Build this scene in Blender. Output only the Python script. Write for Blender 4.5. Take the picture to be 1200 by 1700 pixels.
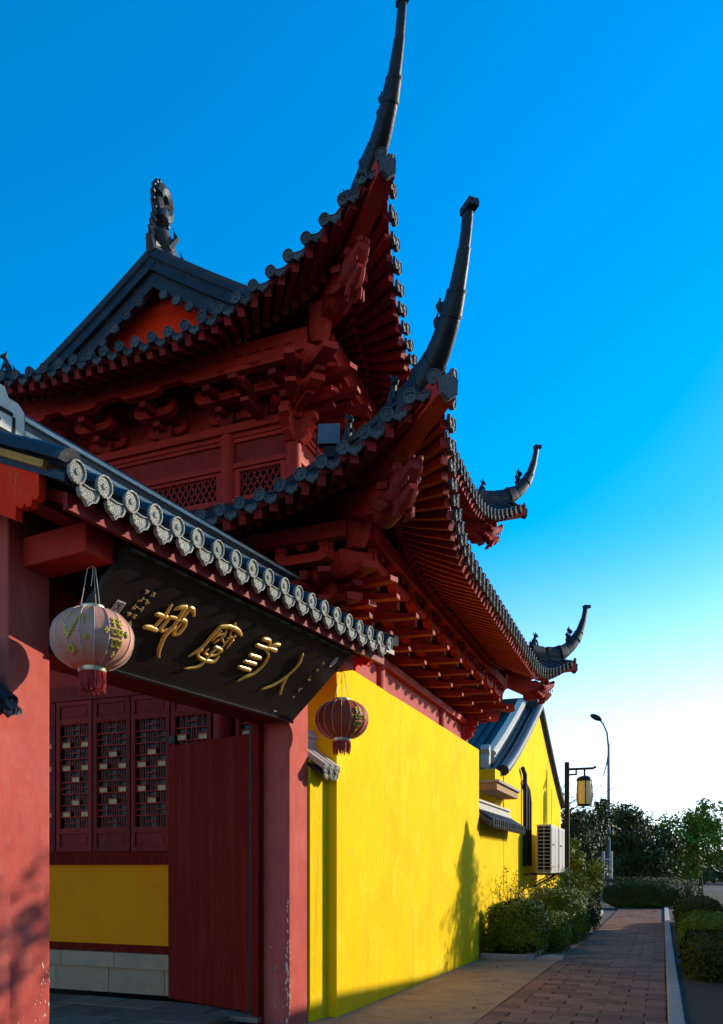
import bpy, math, random
from mathutils import Vector, Matrix, noise
random.seed(7)
SC = bpy.context.scene
COL = SC.collection
for o in list(bpy.data.objects): bpy.data.objects.remove(o)

# ------------------------------------------------------------------ camera, sky, sun, exposure
TH = math.radians(23)
cam = bpy.data.cameras.new('camera'); co = bpy.data.objects.new('camera', cam); COL.objects.link(co)
co.location = (0, 0, 1.6); co.rotation_euler = (math.radians(90), 0, TH - math.radians(90))
cam.sensor_fit = 'HORIZONTAL'; cam.sensor_width = 36; cam.lens = 42.0
cam.shift_x = 94 / 1200; cam.shift_y = 588 / 1200
cam.clip_start = .05; cam.clip_end = 3000
SC.camera = co
SUND = Vector((-1.02, 1, -.52)).normalized()
world = bpy.data.worlds.new('World'); SC.world = world; world.use_nodes = True
wn = world.node_tree.nodes; wl = world.node_tree.links
bg = wn['Background']; bg.inputs['Strength'].default_value = .15
sky = wn.new('ShaderNodeTexSky'); sky.sky_type = 'NISHITA'; sky.sun_disc = False
sky.sun_elevation = math.asin(-SUND.z); sky.sun_rotation = math.atan2(-SUND.x, -SUND.y)
sky.altitude = 0; sky.air_density = 1.0; sky.dust_density = .4; sky.ozone_density = 3.0
hs = wn.new('ShaderNodeHueSaturation'); hs.inputs['Hue'].default_value = .497
# deep blue overhead, pale towards the bright horizon: saturation falls towards the horizon all round
tcw = wn.new('ShaderNodeTexCoord'); sxyz = wn.new('ShaderNodeSeparateXYZ'); mrs = wn.new('ShaderNodeMapRange'); mrs.interpolation_type = 'SMOOTHSTEP'
mrs.inputs[1].default_value = .02; mrs.inputs[2].default_value = .37; mrs.inputs[3].default_value = .5; mrs.inputs[4].default_value = 1.52
wl.new(tcw.outputs['Generated'], sxyz.inputs[0]); wl.new(sxyz.outputs['Z'], mrs.inputs[0]); wl.new(mrs.outputs[0], hs.inputs['Saturation'])
wl.new(sky.outputs[0], hs.inputs['Color']); tint = wn.new('ShaderNodeMixRGB'); tint.blend_type = 'MIX'; tint.inputs[1].default_value = (.78, .90, 1.0, 1); tint.inputs[2].default_value = (1, 1, 1, 1)
mrt = wn.new('ShaderNodeMapRange'); mrt.inputs[1].default_value = .05; mrt.inputs[2].default_value = .40
wl.new(sxyz.outputs['Z'], mrt.inputs[0]); wl.new(mrt.outputs[0], tint.inputs[0])
mul = wn.new('ShaderNodeMixRGB'); mul.blend_type = 'MULTIPLY'; mul.inputs[0].default_value = 1
wl.new(hs.outputs[0], mul.inputs[1]); wl.new(tint.outputs[0], mul.inputs[2]); wl.new(mul.outputs[0], bg.inputs['Color'])
sl = bpy.data.lights.new('sun', 'SUN'); sl.energy = 3.0; sl.angle = math.radians(.5); sl.color = (1, .9, .74)
so = bpy.data.objects.new('sun', sl); COL.objects.link(so); so.location = (12, -20, 30)
so.rotation_euler = SUND.to_track_quat('-Z', 'Y').to_euler()
SC.view_settings.view_transform = 'Standard'; SC.view_settings.look = 'None'
SC.view_settings.exposure = 1.02; SC.view_settings.gamma = 1; SC.view_settings.use_curve_mapping = False

# ------------------------------------------------------------------ materials
MATS = {}
def mat(name, c1, c2=None, scale=6, rough=.7, bump=.15, metal=0, rnd=.25, detail=5, spec=.12, bscale=None, c3=None, streak=False):
    m = bpy.data.materials.new(name); m.use_nodes = True; nt = m.node_tree; N = nt.nodes; L = nt.links
    b = N['Principled BSDF']; b.inputs['Roughness'].default_value = rough; b.inputs['Metallic'].default_value = metal
    b.inputs['Specular IOR Level'].default_value = spec
    c2 = c2 or tuple(x * .72 for x in c1)
    tc = N.new('ShaderNodeTexCoord'); oi = N.new('ShaderNodeObjectInfo')
    ml = N.new('ShaderNodeMath'); ml.operation = 'MULTIPLY'; ml.inputs[1].default_value = 37.
    L.new(oi.outputs['Random'], ml.inputs[0])
    ad = N.new('ShaderNodeVectorMath'); ad.operation = 'ADD'
    L.new(tc.outputs['Object'], ad.inputs[0]); L.new(ml.outputs[0], ad.inputs[1])
    vec = ad.outputs[0]
    if streak:
        mp = N.new('ShaderNodeMapping'); mp.inputs['Scale'].default_value = (1, 1, .12); L.new(vec, mp.inputs[0]); vs = mp.outputs[0]
    else: vs = vec
    n1 = N.new('ShaderNodeTexNoise'); n1.inputs['Scale'].default_value = scale; n1.inputs['Detail'].default_value = detail
    n1.inputs['Roughness'].default_value = .65; L.new(vs, n1.inputs['Vector'])
    r = N.new('ShaderNodeValToRGB'); r.color_ramp.elements[0].position = .3; r.color_ramp.elements[1].position = .7
    r.color_ramp.elements[0].color = (*c2, 1); r.color_ramp.elements[1].color = (*c1, 1); L.new(n1.outputs['Fac'], r.inputs[0])
    out = r.outputs[0]
    if c3:
        n3 = N.new('ShaderNodeTexNoise'); n3.inputs['Scale'].default_value = scale * .35; n3.inputs['Detail'].default_value = 7
        n3.inputs['Roughness'].default_value = .7; L.new(vec, n3.inputs['Vector'])
        r3 = N.new('ShaderNodeValToRGB'); r3.color_ramp.elements[0].position = .55; r3.color_ramp.elements[1].position = .72
        r3.color_ramp.elements[0].color = (0, 0, 0, 1); r3.color_ramp.elements[1].color = (.8, .8, .8, 1); L.new(n3.outputs['Fac'], r3.inputs[0])
        mx = N.new('ShaderNodeMixRGB'); L.new(r3.outputs[0], mx.inputs[0]); L.new(out, mx.inputs[1]); mx.inputs[2].default_value = (*c3, 1); out = mx.outputs[0]
    if rnd:
        h = N.new('ShaderNodeHueSaturation'); mr = N.new('ShaderNodeMapRange')
        mr.inputs[3].default_value = 1 - rnd; mr.inputs[4].default_value = 1 + rnd
        L.new(oi.outputs['Random'], mr.inputs[0]); L.new(mr.outputs[0], h.inputs['Value']); L.new(out, h.inputs['Color']); out = h.outputs[0]
    L.new(out, b.inputs['Base Color'])
    if bump:
        n2 = N.new('ShaderNodeTexNoise'); n2.inputs['Scale'].default_value = bscale or scale * 5; n2.inputs['Detail'].default_value = 6
        L.new(vs, n2.inputs['Vector'])
        bp = N.new('ShaderNodeBump'); bp.inputs['Strength'].default_value = bump; bp.inputs['Distance'].default_value = .02
        L.new(n2.outputs['Fac'], bp.inputs['Height']); L.new(bp.outputs[0], b.inputs['Normal'])
    MATS[name] = m
    return m
M = {}
M['red'] = mat('red_wood', (.29, .016, .010), (.19, .010, .007), 5, .6, .2, rnd=.24, c3=(.12, .010, .008))
M['redbeam'] = mat('red_beam', (.44, .024, .013), (.32, .016, .009), 4, .6, .15, rnd=.16)
M['pillar'] = mat('faded_red_plaster', (.53, .090, .062), (.42, .066, .048), 3, .75, .15, rnd=.03, c3=(.5, .13, .10))
M['board'] = mat('bright_red_board', (.94, .035, .006), (.86, .028, .005), 5, .6, .12, rnd=.03, spec=.03, c3=(.88, .06, .015))
M['door'] = mat('dark_red_door', (.19, .010, .004), (.14, .007, .003), 7, .65, .1, rnd=.02, spec=.03, streak=True)
M['yellow'] = mat('yellow_limewash', (.85, .57, .006), (.76, .47, .005), 1.3, .9, .3, rnd=0, c3=(.88, .62, .03), bscale=14, spec=.05)
M['yellow2'] = mat('yellow_dado', (.94, .25, .003), (.86, .21, .003), 2, .9, .15, rnd=0)
M['tile'] = mat('grey_roof_tile', (.026, .028, .033), (.015, .016, .020), 9, .45, .12, rnd=.2, c3=(.045, .046, .047), spec=.22)
M['horn'] = mat('dark_ridge_mortar', (.016, .017, .020), (.009, .0095, .012), 7, .5, .2, rnd=.1, c3=(.03, .03, .03), spec=.2)
M['tileface'] = mat('tile_end_face', (.095, .097, .10), (.05, .052, .056), 30, .6, .3, rnd=.25, detail=3)
M['tilepale'] = mat('pale_ridge_tile', (.56, .52, .44), (.42, .39, .33), 5, .7, .25, rnd=.1, c3=(.26, .25, .22))
M['gold'] = mat('gold_leaf', (.86, .46, .07), (.74, .36, .05), 12, .35, .1, metal=.15, rnd=0, spec=.6)
M['gilt'] = mat('dull_gilt', (.55, .36, .14), (.4, .25, .09), 20, .5, .1, metal=.3, rnd=0)
M['black'] = mat('black_lacquer', (.018, .013, .012), (.012, .009, .008), 8, .4, .05, rnd=0, spec=.25)
M['white'] = mat('pale_seal', (.6, .58, .54), (.45, .44, .4), 30, .6, .1, rnd=0)
M['stone'] = mat('sandy_stone', (.46, .27, .15), (.36, .21, .115), 6, .85, .35, rnd=.1, c3=(.28, .2, .14))
M['slab'] = mat('courtyard_slab', (.27, .155, .10), (.18, .105, .07), 5, .85, .4, rnd=.25, c3=(.1, .085, .075))
M['paver'] = mat('brick_paver', (.27, .135, .08), (.18, .085, .052), 7, .85, .5, rnd=.3, c3=(.14, .075, .05))
M['joint'] = mat('paver_joint_sand', (.075, .06, .05), (.05, .04, .034), 12, .95, .4, rnd=0)
M['concrete'] = mat('concrete_apron', (.38, .245, .14), (.29, .185, .105), 2.2, .9, .45, rnd=0, c3=(.24, .16, .10), bscale=40)
M['kerb'] = mat('kerb_stone', (.36, .33, .30), (.26, .24, .22), 8, .85, .4, rnd=.1)
M['earth'] = mat('earth', (.10, .075, .05), (.06, .045, .03), 8, .95, .6, rnd=0)
M['ground'] = mat('ground', (.10, .085, .072), (.07, .06, .052), .8, .95, .3, rnd=0)
M['iron'] = mat('dark_iron', (.02, .02, .022), (.012, .012, .013), 10, .5, .1, rnd=0)
M['steel'] = mat('street_lamp_paint', (.16, .19, .23), (.12, .15, .18), 6, .45, .05, rnd=0)
M['lampglass'] = mat('amber_lamp_glass', (.78, .55, .25), (.7, .48, .2), 4, .35, 0, rnd=0)
M['acwhite'] = mat('off_white_metal', (.50, .47, .39), (.40, .37, .31), 6, .5, .1, rnd=.04, c3=(.4, .38, .32), streak=True)
M['dark'] = mat('dark_recess', (.012, .009, .008), (.008, .006, .006), 6, .8, 0, rnd=0)
M['leaf'] = mat('hedge_leaf', (.14, .19, .008), (.065, .11, .006), 3, .5, 0, rnd=.15)
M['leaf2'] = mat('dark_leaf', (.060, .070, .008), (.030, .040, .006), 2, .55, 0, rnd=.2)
M['leaf3'] = mat('bright_leaf', (.17, .20, .012), (.08, .11, .008), 2, .5, 0, rnd=.2)
M['bark'] = mat('bark', (.10, .075, .055), (.055, .04, .03), 10, .9, .5, rnd=.1)
M['wash'] = mat('white_street_wall', (.62, .60, .56), (.5, .48, .45), 1.5, .9, .2, rnd=0)
M['alu'] = mat('floodlight_metal', (.11, .12, .13), (.08, .09, .1), 8, .4, .05, metal=.5, rnd=0)
M['wood'] = mat('bare_eave_wood', (.55, .26, .06), (.36, .15, .03), 8, .7, .3, rnd=.1, streak=True)
M['fabric'] = mat('faded_lantern_silk', (.58, .29, .19), (.50, .21, .14), 4, .6, .1, rnd=0, c3=(.55, .38, .26))
M['fabric2'] = mat('red_lantern_silk', (.44, .07, .026), (.34, .05, .018), 4, .6, .1, rnd=0)
M['rib'] = mat('lantern_rib', (.62, .50, .44), (.5, .4, .34), 9, .5, 0, rnd=0)
M['fringe'] = mat('red_fringe', (.55, .06, .05), (.35, .03, .03), 40, .7, .4, rnd=0, streak=True)
M['brass'] = mat('tarnished_brass', (.62, .56, .40), (.40, .36, .24), 14, .35, .1, metal=.7, rnd=0)
M['foil'] = mat('gold_print', (.62, .46, .08), (.45, .32, .05), 25, .45, .1, metal=.3, rnd=0)
M['peel'] = mat('bare_plaster_flake', (.85, .66, .50), (.68, .5, .38), 30, .9, .1, rnd=0)
M['string'] = mat('hanging_cord', (.55, .5, .42), None, 9, .8, 0, rnd=0)
# translucent leaves
for k in ('leaf', 'leaf2', 'leaf3'):
    M[k].node_tree.nodes['Principled BSDF'].inputs['Subsurface Weight'].default_value = 0
# embossed relief for the gate's tile ends
def relief_mat():
    m = mat('embossed_tile_end', (.47, .42, .31), (.38, .34, .25), 30, .75, 0, rnd=.30)
    nt = m.node_tree; N = nt.nodes; L = nt.links; b = N['Principled BSDF']
    src = b.inputs['Base Color'].links[0].from_socket
    tc = N.new('ShaderNodeTexCoord')
    v = N.new('ShaderNodeTexVoronoi'); v.feature = 'DISTANCE_TO_EDGE'; v.inputs['Scale'].default_value = 62; L.new(tc.outputs['Object'], v.inputs['Vector'])
    r = N.new('ShaderNodeValToRGB'); r.color_ramp.elements[0].position = .06; r.color_ramp.elements[1].position = .2
    r.color_ramp.elements[0].color = (0, 0, 0, 1); L.new(v.outputs['Distance'], r.inputs[0])
    mx = N.new('ShaderNodeMixRGB'); L.new(r.outputs[0], mx.inputs[0]); mx.inputs[1].default_value = (.25, .25, .225, 1); L.new(src, mx.inputs[2])
    L.new(mx.outputs[0], b.inputs['Base Color'])
    bp = N.new('ShaderNodeBump'); bp.inputs['Strength'].default_value = .8; bp.inputs['Distance'].default_value = .006
    L.new(r.outputs[0], bp.inputs['Height']); L.new(bp.outputs[0], b.inputs['Normal'])
    return m
M['relief'] = relief_mat()
def glass_mat():
    m = bpy.data.materials.new('dark_window_glass'); m.use_nodes = True
    b = m.node_tree.nodes['Principled BSDF']; b.inputs['Base Color'].default_value = (.014, .012, .009, 1); b.inputs['Roughness'].default_value = .35; b.inputs['Specular IOR Level'].default_value = .2
    return m
M['glass'] = glass_mat()
def weather(m, col, sc=2.2, lo=.52, hi=.78, amt=.5, zs=.10):
    nt = m.node_tree; N = nt.nodes; L = nt.links; b = N['Principled BSDF']; src = b.inputs['Base Color'].links[0].from_socket
    tc = N.new('ShaderNodeTexCoord'); mp = N.new('ShaderNodeMapping'); mp.inputs['Scale'].default_value = (1, 1, zs); L.new(tc.outputs['Object'], mp.inputs[0])
    n = N.new('ShaderNodeTexNoise'); n.inputs['Scale'].default_value = sc * 2.4; n.inputs['Detail'].default_value = 8; n.inputs['Roughness'].default_value = .68; L.new(mp.outputs[0], n.inputs['Vector'])
    r = N.new('ShaderNodeValToRGB'); r.color_ramp.elements[0].position = lo; r.color_ramp.elements[1].position = hi; r.color_ramp.elements[0].color = (0, 0, 0, 1); r.color_ramp.elements[1].color = (amt,) * 3 + (1,)
    L.new(n.outputs['Fac'], r.inputs[0]); mx = N.new('ShaderNodeMixRGB'); mx.inputs[2].default_value = (*col, 1)
    L.new(r.outputs[0], mx.inputs[0]); L.new(src, mx.inputs[1]); L.new(mx.outputs[0], b.inputs['Base Color'])
weather(M['yellow'], (.52, .31, .03), 2.6, .54, .74, .6, .07); weather(M['yellow'], (.92, .70, .08), 1.1, .55, .8, .5, .6)
weather(M['door'], (.30, .03, .015), 5, .5, .75, .6, .06); weather(M['pillar'], (.62, .2, .15), 2, .5, .75, .5, .3); weather(M['redbeam'], (.44, .04, .022), 5, .52, .75, .5, .8); weather(M['red'], (.36, .03, .016), 5, .52, .75, .5, .8)
weather(M['concrete'], (.17, .11, .065), 1.2, .5, .7, .7, 1); weather(M['tile'], (.10, .10, .09), 3, .58, .75, .7, 1); weather(M['relief'], (.28, .28, .2), 8, .5, .7, .6, 1)
M['reflection'] = mat('ochre_pane_reflection', (.52, .27, .05), (.36, .18, .03), 9, .3, .1, rnd=0, spec=.4)  # ochre colour painted in for reflections in the window glass

# ------------------------------------------------------------------ mesh builder
class MB:
    def __init__(s): s.v = []; s.f = []
    def add(s, vs, fs):
        b = len(s.v); s.v += [tuple(x) for x in vs]; s.f += [tuple(i + b for i in f) for f in fs]; return s
    def box(s, x0, x1, y0, y1, z0, z1, mx=None):
        vs = [(x, y, z) for z in (z0, z1) for y in (y0, y1) for x in (x0, x1)]
        if mx is not None: vs = [mx @ Vector(p) for p in vs]
        return s.add(vs, [(0, 2, 3, 1), (4, 5, 7, 6), (0, 1, 5, 4), (2, 6, 7, 3), (0, 4, 6, 2), (1, 3, 7, 5)])
    def bar(s, a, b, w, h, up=(0, 0, 1), w2=None, h2=None):
        a, b = Vector(a), Vector(b); d = (b - a).normalized(); up = Vector(up)
        x = d.cross(up)
        if x.length < 1e-5: x = d.cross(Vector((1, 0, 0)))
        x.normalize(); y = x.cross(d)
        vs = []
        for p, ww, hh in ((a, w, h), (b, w2 or w, h2 or h)):
            for i, j in ((-1, -1), (1, -1), (1, 1), (-1, 1)): vs.append(p + x * (i * ww / 2) + y * (j * hh / 2))
        return s.add(vs, [(3, 2, 1, 0), (4, 5, 6, 7), (0, 1, 5, 4), (1, 2, 6, 5), (2, 3, 7, 6), (3, 0, 4, 7)])
    def tube(s, pts, rad, n=8, cap=True, flat=1.0, up=(0, 0, 1)):
        pts = [Vector(p) for p in pts]; k = len(pts)
        if not hasattr(rad, '__len__'): rad = [rad] * k
        vs = []
        for i, p in enumerate(pts):
            d = (pts[min(i + 1, k - 1)] - pts[max(i - 1, 0)]).normalized(); u = Vector(up)
            x = d.cross(u)
            if x.length < 1e-3: x = d.cross(Vector((1, .2, 0)))
            x.normalize(); y = x.cross(d)
            for j in range(n):
                t = 2 * math.pi * j / n; vs.append(p + x * (math.cos(t) * rad[i]) + y * (math.sin(t) * rad[i] * flat))
        fs = [(i * n + j, i * n + (j + 1) % n, (i + 1) * n + (j + 1) % n, (i + 1) * n + j) for i in range(k - 1) for j in range(n)]
        if cap: fs += [tuple(range(n - 1, -1, -1)), tuple((k - 1) * n + j for j in range(n))]
        return s.add(vs, fs)
    def sweep(s, pts, prof, up=(0, 0, 1), sc=None, cap=True):
        """prof: closed list of (side, up) offsets; sc per point (sx,sy)"""
        pts = [Vector(p) for p in pts]; k = len(pts); n = len(prof); vs = []
        for i, p in enumerate(pts):
            d = (pts[min(i + 1, k - 1)] - pts[max(i - 1, 0)]).normalized()
            x = d.cross(Vector(up)); x.normalize(); y = x.cross(d)
            sx, sy = sc[i] if sc else (1, 1)
            for a, b in prof: vs.append(p + x * (a * sx) + y * (b * sy))
        fs = [(i * n + j, i * n + (j + 1) % n, (i + 1) * n + (j + 1) % n, (i + 1) * n + j) for i in range(k - 1) for j in range(n)]
        if cap: fs += [tuple(range(n - 1, -1, -1)), tuple((k - 1) * n + j for j in range(n))]
        return s.add(vs, fs)
    def lathe(s, prof, n=16, c=(0, 0, 0), wav=None):
        vs = []; k = len(prof)
        for r, z in prof:
            for j in range(n):
                t = 2 * math.pi * j / n; rr = r * (wav(t) if wav else 1)
                vs.append((c[0] + rr * math.cos(t), c[1] + rr * math.sin(t), c[2] + z))
        fs = [(i * n + j, i * n + (j + 1) % n, (i + 1) * n + (j + 1) % n, (i + 1) * n + j) for i in range(k - 1) for j in range(n)]
        fs += [tuple(range(n - 1, -1, -1)), tuple((k - 1) * n + j for j in range(n))]
        return s.add(vs, fs)
    def prism(s, poly, f0, f1):
        """poly 2D; f0,f1 map (a,b)->3D for the two caps"""
        n = len(poly); vs = [f0(*p) for p in poly] + [f1(*p) for p in poly]
        return s.add(vs, [tuple(range(n - 1, -1, -1)), tuple(range(n, 2 * n))] + [(i, (i + 1) % n, n + (i + 1) % n, n + i) for i in range(n)])
    def ball(s, c, r, n=8, m=6, sc=(1, 1, 1), mx=None):
        vs = []; 
        for i in range(m + 1):
            ph = math.pi * i / m
            for j in range(n):
                t = 2 * math.pi * j / n
                p = Vector((math.sin(ph) * math.cos(t) * sc[0] * r, math.sin(ph) * math.sin(t) * sc[1] * r, math.cos(ph) * sc[2] * r))
                if mx is not None: p = mx @ p
                vs.append(p + Vector(c))
        fs = [(i * n + j, i * n + (j + 1) % n, (i + 1) * n + (j + 1) % n, (i + 1) * n + j) for i in range(m) for j in range(n)]
        return s.add(vs, fs)
    def mesh(s, name, m, smooth=False):
        me = bpy.data.meshes.new(name); me.from_pydata(s.v, [], s.f); me.update()
        if smooth:
            me.shade_smooth()
            try: me.set_sharp_from_angle(angle=math.radians(40))
            except Exception: pass
        me.materials.append(m if not isinstance(m, str) else M[m]); return me

def link(name, me, parent=None, mx=None, label=None):
    o = bpy.data.objects.new(name, me); COL.objects.link(o)
    if parent is not None:
        o.parent = parent
    if mx is not None: o.matrix_local = mx
    elif parent is not None and parent.get('_base') is not None:
        o.location = [-c for c in parent['_base']]
    if label: o['label'] = label
    return o
def part(name, mb, m, parent, mx=None, smooth=False, label=None): return link(name, mb.mesh(name, m, smooth), parent, mx, label)
BASED = []
def tag(o, label, cat, group=None, kind=None):
    o['label'] = label; o['category'] = cat
    if group: o['group'] = group
    if kind: o['kind'] = kind
    return o
def thing(name, label, cat, loc=(0, 0, 0), rz=0, group=None, based=False):
    o = bpy.data.objects.new(name, None); COL.objects.link(o); o.location = loc; o.rotation_euler = (0, 0, rz)
    o.empty_display_size = .2
    if based: o['_base'] = list(loc); BASED.append(o)       # children then carry world coordinates
    return tag(o, label, cat, group)
def struct(name, mb, m, smooth=False, parent=None, kind='structure'):
    o = link(name, mb.mesh(name, m, smooth), parent)
    if parent is None: o['kind'] = kind
    return o
def bevel(o, w=.012, seg=2):
    md = o.modifiers.new('bevel', 'BEVEL'); md.width = w; md.segments = seg; md.limit_method = 'ANGLE'; return o
def lerp(a, b, t): return a + (b - a) * t
def gz(X): return -.0187 * min(max(X - 8.36, 0), 14)

# ------------------------------------------------------------------ ground
def sheet(xs, ys, off):
    mb = MB(); n = len(ys)
    mb.add([(x, y, gz(x) + off) for x in xs for y in ys], [(i * n + j, (i + 1) * n + j, (i + 1) * n + j + 1, i * n + j + 1) for i in range(len(xs) - 1) for j in range(n - 1)])
    return mb
struct('ground', sheet([-60, 0, 8.36, 12, 16, 22.36, 60, 300, 1500], [-900, -100, -20, 0, 20, 100, 900], -.06), 'ground')
apron = struct('concrete_apron', sheet([-6 + .5 * i for i in range(57)], [1.78, 2.3, 2.8, 3.2, 3.6, 4.0], .0), 'concrete')
path = struct('brick_path', sheet([-6 + 1 * i for i in range(67)], [-.045, 1, 1.78], -.03), 'joint')
# pavers: nearest one by one, farther ones joined
pm = []
for k in range(4):
    b = MB(); e = .012
    r = [random.uniform(-.003, .003) for _ in range(4)]
    x, y = .148, .223
    b.add([(-x, -y, -.05), (x, -y, -.05), (x, y, -.05), (-x, y, -.05), (-x, -y, -.008), (x, -y, -.008), (x, y, -.008), (-x, y, -.008),
           (-x + e, -y + e, r[0]), (x - e, -y + e, r[1]), (x - e, y - e, r[2]), (-x + e, y - e, r[3])],
          [(0, 1, 5, 4), (1, 2, 6, 5), (2, 3, 7, 6), (3, 0, 4, 7), (4, 5, 9, 8), (5, 6, 10, 9), (6, 7, 11, 10), (7, 4, 8, 11), (8, 9, 10, 11)])
    pm.append(b.mesh('paver', 'paver'))
cells = []
i = 0; X = 6.0
while X < 40:
    y = 1.775 - .225
    if i % 2: y -= .23; D = X * math.cos(TH) + 1.66 * math.sin(TH); cells.append((D, X, 1.775 - .11, .48))
    if i % 2: cells.append((D + .6, X, .073, .48))
    while y > .15:
        D = X * math.cos(TH) + y * math.sin(TH); r = X * math.sin(TH) - y * math.cos(TH)
        u = 506 + 1400 * r / D; v = 1438 + 1400 * (1.6 - gz(X)) / D
        if u < 1240 and v < 1740: cells.append((D, X, y, 1))
        y -= .455
    X += .305; i += 1
cells.sort()
far = MB()
for k, (D, X, y, ly) in enumerate(cells):
    mx = Matrix.Translation((X + random.uniform(-.006, .006), y + random.uniform(-.006, .006), gz(X) + random.uniform(-.006, .005))) @ Matrix.Rotation(random.uniform(-.014, .014), 4, 'Z') @ Matrix.Rotation(random.uniform(-.012, .012), 4, 'X') @ Matrix.Diagonal((1, ly, 1, 1))
    if k < 290: link('paver', random.choice(pm), path, mx)
    else:
        me = random.choice(pm); far.add([mx @ q.co for q in me.vertices], [tuple(p.vertices) for p in me.polygons])
o = part('far_paver', far, 'paver', path); o['kind'] = 'stuff'
# courtyard paving inside the gate
yard = struct('courtyard', MB().box(1.5, 8.3, 3.9, 12, -.2, .045), 'joint')
k = 0
for a in range(9):
    for b in range(12):
        x0 = 3.6 + a * .52; y0 = 4.0 + b * .62 + (.31 if a % 2 else 0)
        if x0 > 8.2 or y0 > 9.5: continue
        w = min(.25, 0.25)
        part('paving_slab', MB().box(-w, w, -.302, .302, 0, .055 + random.uniform(-.006, .006)), 'slab', yard, Matrix.Translation((x0, y0, .045)) @ Matrix.Rotation(random.uniform(-.01, .01), 4, 'Z'))

# ------------------------------------------------------------------ shared roof pieces
def disc_mesh(R, m, name='tile_end', n=16, bk=.03):
    # faces -y, centre at origin; rim proud
    b = MB(); vs = []; fs = []
    rings = [(R, bk), (R, -.012), (R * .86, -.014), (R * .8, -.004), (R * .3, -.004), (R * .24, -.012)]
    for r, y in rings:
        for j in range(n):
            t = 2 * math.pi * j / n; vs.append((r * math.cos(t), y, r * math.sin(t)))
    for i in range(len(rings) - 1):
        for j in range(n): fs.append((i * n + j, i * n + (j + 1) % n, (i + 1) * n + (j + 1) % n, (i + 1) * n + j))
    fs.append(tuple((len(rings) - 1) * n + j for j in range(n))); fs.append(tuple(range(n - 1, -1, -1)))
    b.add(vs, fs); return b.mesh(name, m)
def drip_mesh(w, h, m, name='drip_tile'):
    # shield hanging down, faces -y, top centre at origin
    pts = [(-.5, 0), (-.25, -.08), (0, -.11), (.25, -.08), (.5, 0), (.47, -.45), (.36, -.72), (.16, -.82), (0, -1.05), (-.16, -.82), (-.36, -.72), (-.47, -.45)]
    pts = [(a * w, b_ * h) for a, b_ in pts]; b = MB(); n = len(pts)
    c = (0, -.45 * h)
    inn = [(c[0] + (a - c[0]) * .8, c[1] + (b_ - c[1]) * .8) for a, b_ in pts]
    vs = [(a, .022, z) for a, z in pts] + [(a, -.008, z) for a, z in pts] + [(a, -.010, z) for a, z in inn] + [(c[0] + (a - c[0]) * .93, .0, c[1] + (z - c[1]) * .93) for a, z in inn]
    fs = [tuple(range(n - 1, -1, -1))]
    for L in range(3): fs += [(L * n + i, L * n + (i + 1) % n, (L + 1) * n + (i + 1) % n, (L + 1) * n + i) for i in range(n)]
    fs.append(tuple(3 * n + i for i in range(n)))
    b.add([(x, y, z) for x, y, z in vs], fs); return b.mesh(name, m)
def half_tube(mb, pts, r, n=6, up=(0, 0, 1)):
    pr = [(r * math.cos(math.pi * j / n), r * math.sin(math.pi * j / n)) for j in range(n + 1)]
    return mb.sweep(pts, pr, up)

# ------------------------------------------------------------------ TEMPLE HALL
HB = (11.78, 5.92, 0)
hall = thing('temple_hall', 'two tiered red timber temple hall with grey tiled roofs and tall upswept horned corners', 'temple', HB, based=True)
hd = disc_mesh(.06, 'tileface', n=12); hdr = drip_mesh(.13, .085, 'tileface')
def clamp(x, a, b): return max(a, min(b, x))
class Side:
    def __init__(s, roof, org, es, ew, L):
        s.r = roof; s.o = Vector(org); s.es = Vector(es); s.ew = Vector(ew); s.L = L
    def ds(s, q): return min(q, s.L - q)
    def z(s, q, w): return s.r.z(s.ds(q), w)
    def p(s, q, w, dz=0):
        v = s.o + s.es * q + s.ew * w; return Vector((v.x, v.y, s.z(q, w) + dz))
class Roof:
    def __init__(s, X0, X1, Y0, Y1, zE, rise, W, Wh, h, R, ch, pw):
        s.X0, s.X1, s.Y0, s.Y1 = X0, X1, Y0, Y1; s.zE, s.rise, s.W, s.Wh, s.h, s.R, s.ch, s.pw = zE, rise, W, Wh, h, R, ch, pw
        s.S = Side(s, (X0, Y0, 0), (1, 0, 0), (0, 1, 0), X1 - X0)
        s.F = Side(s, (X0, Y0, 0), (0, 1, 0), (1, 0, 0), Y1 - Y0)
        s.N = Side(s, (X0, Y1, 0), (1, 0, 0), (0, -1, 0), X1 - X0)
        s.B = Side(s, (X1, Y0, 0), (0, 1, 0), (-1, 0, 0), Y1 - Y0)
    def t(s, d): return clamp(1 - d / s.R, 0, 1.0)
    def eo(s, ds): return s.ch * s.t(max(ds, -s.ch) + s.ch) ** 2
    def z(s, ds, w):
        lift = s.h * s.t(ds - w) ** 2.1 * clamp(1 - w / s.Wh, 0, 1.15)
        base = s.rise * (w / s.W) ** s.pw if w > 0 else w * .12
        return s.zE + base + lift
def pmx(pos, face):
    # place a piece that faces -y so that it faces direction `face` (horizontal)
    a = math.atan2(face.y, face.x) + math.pi / 2
    return Matrix.Translation(pos - Vector(HB)) @ Matrix.Rotation(a, 4, 'Z')
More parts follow.
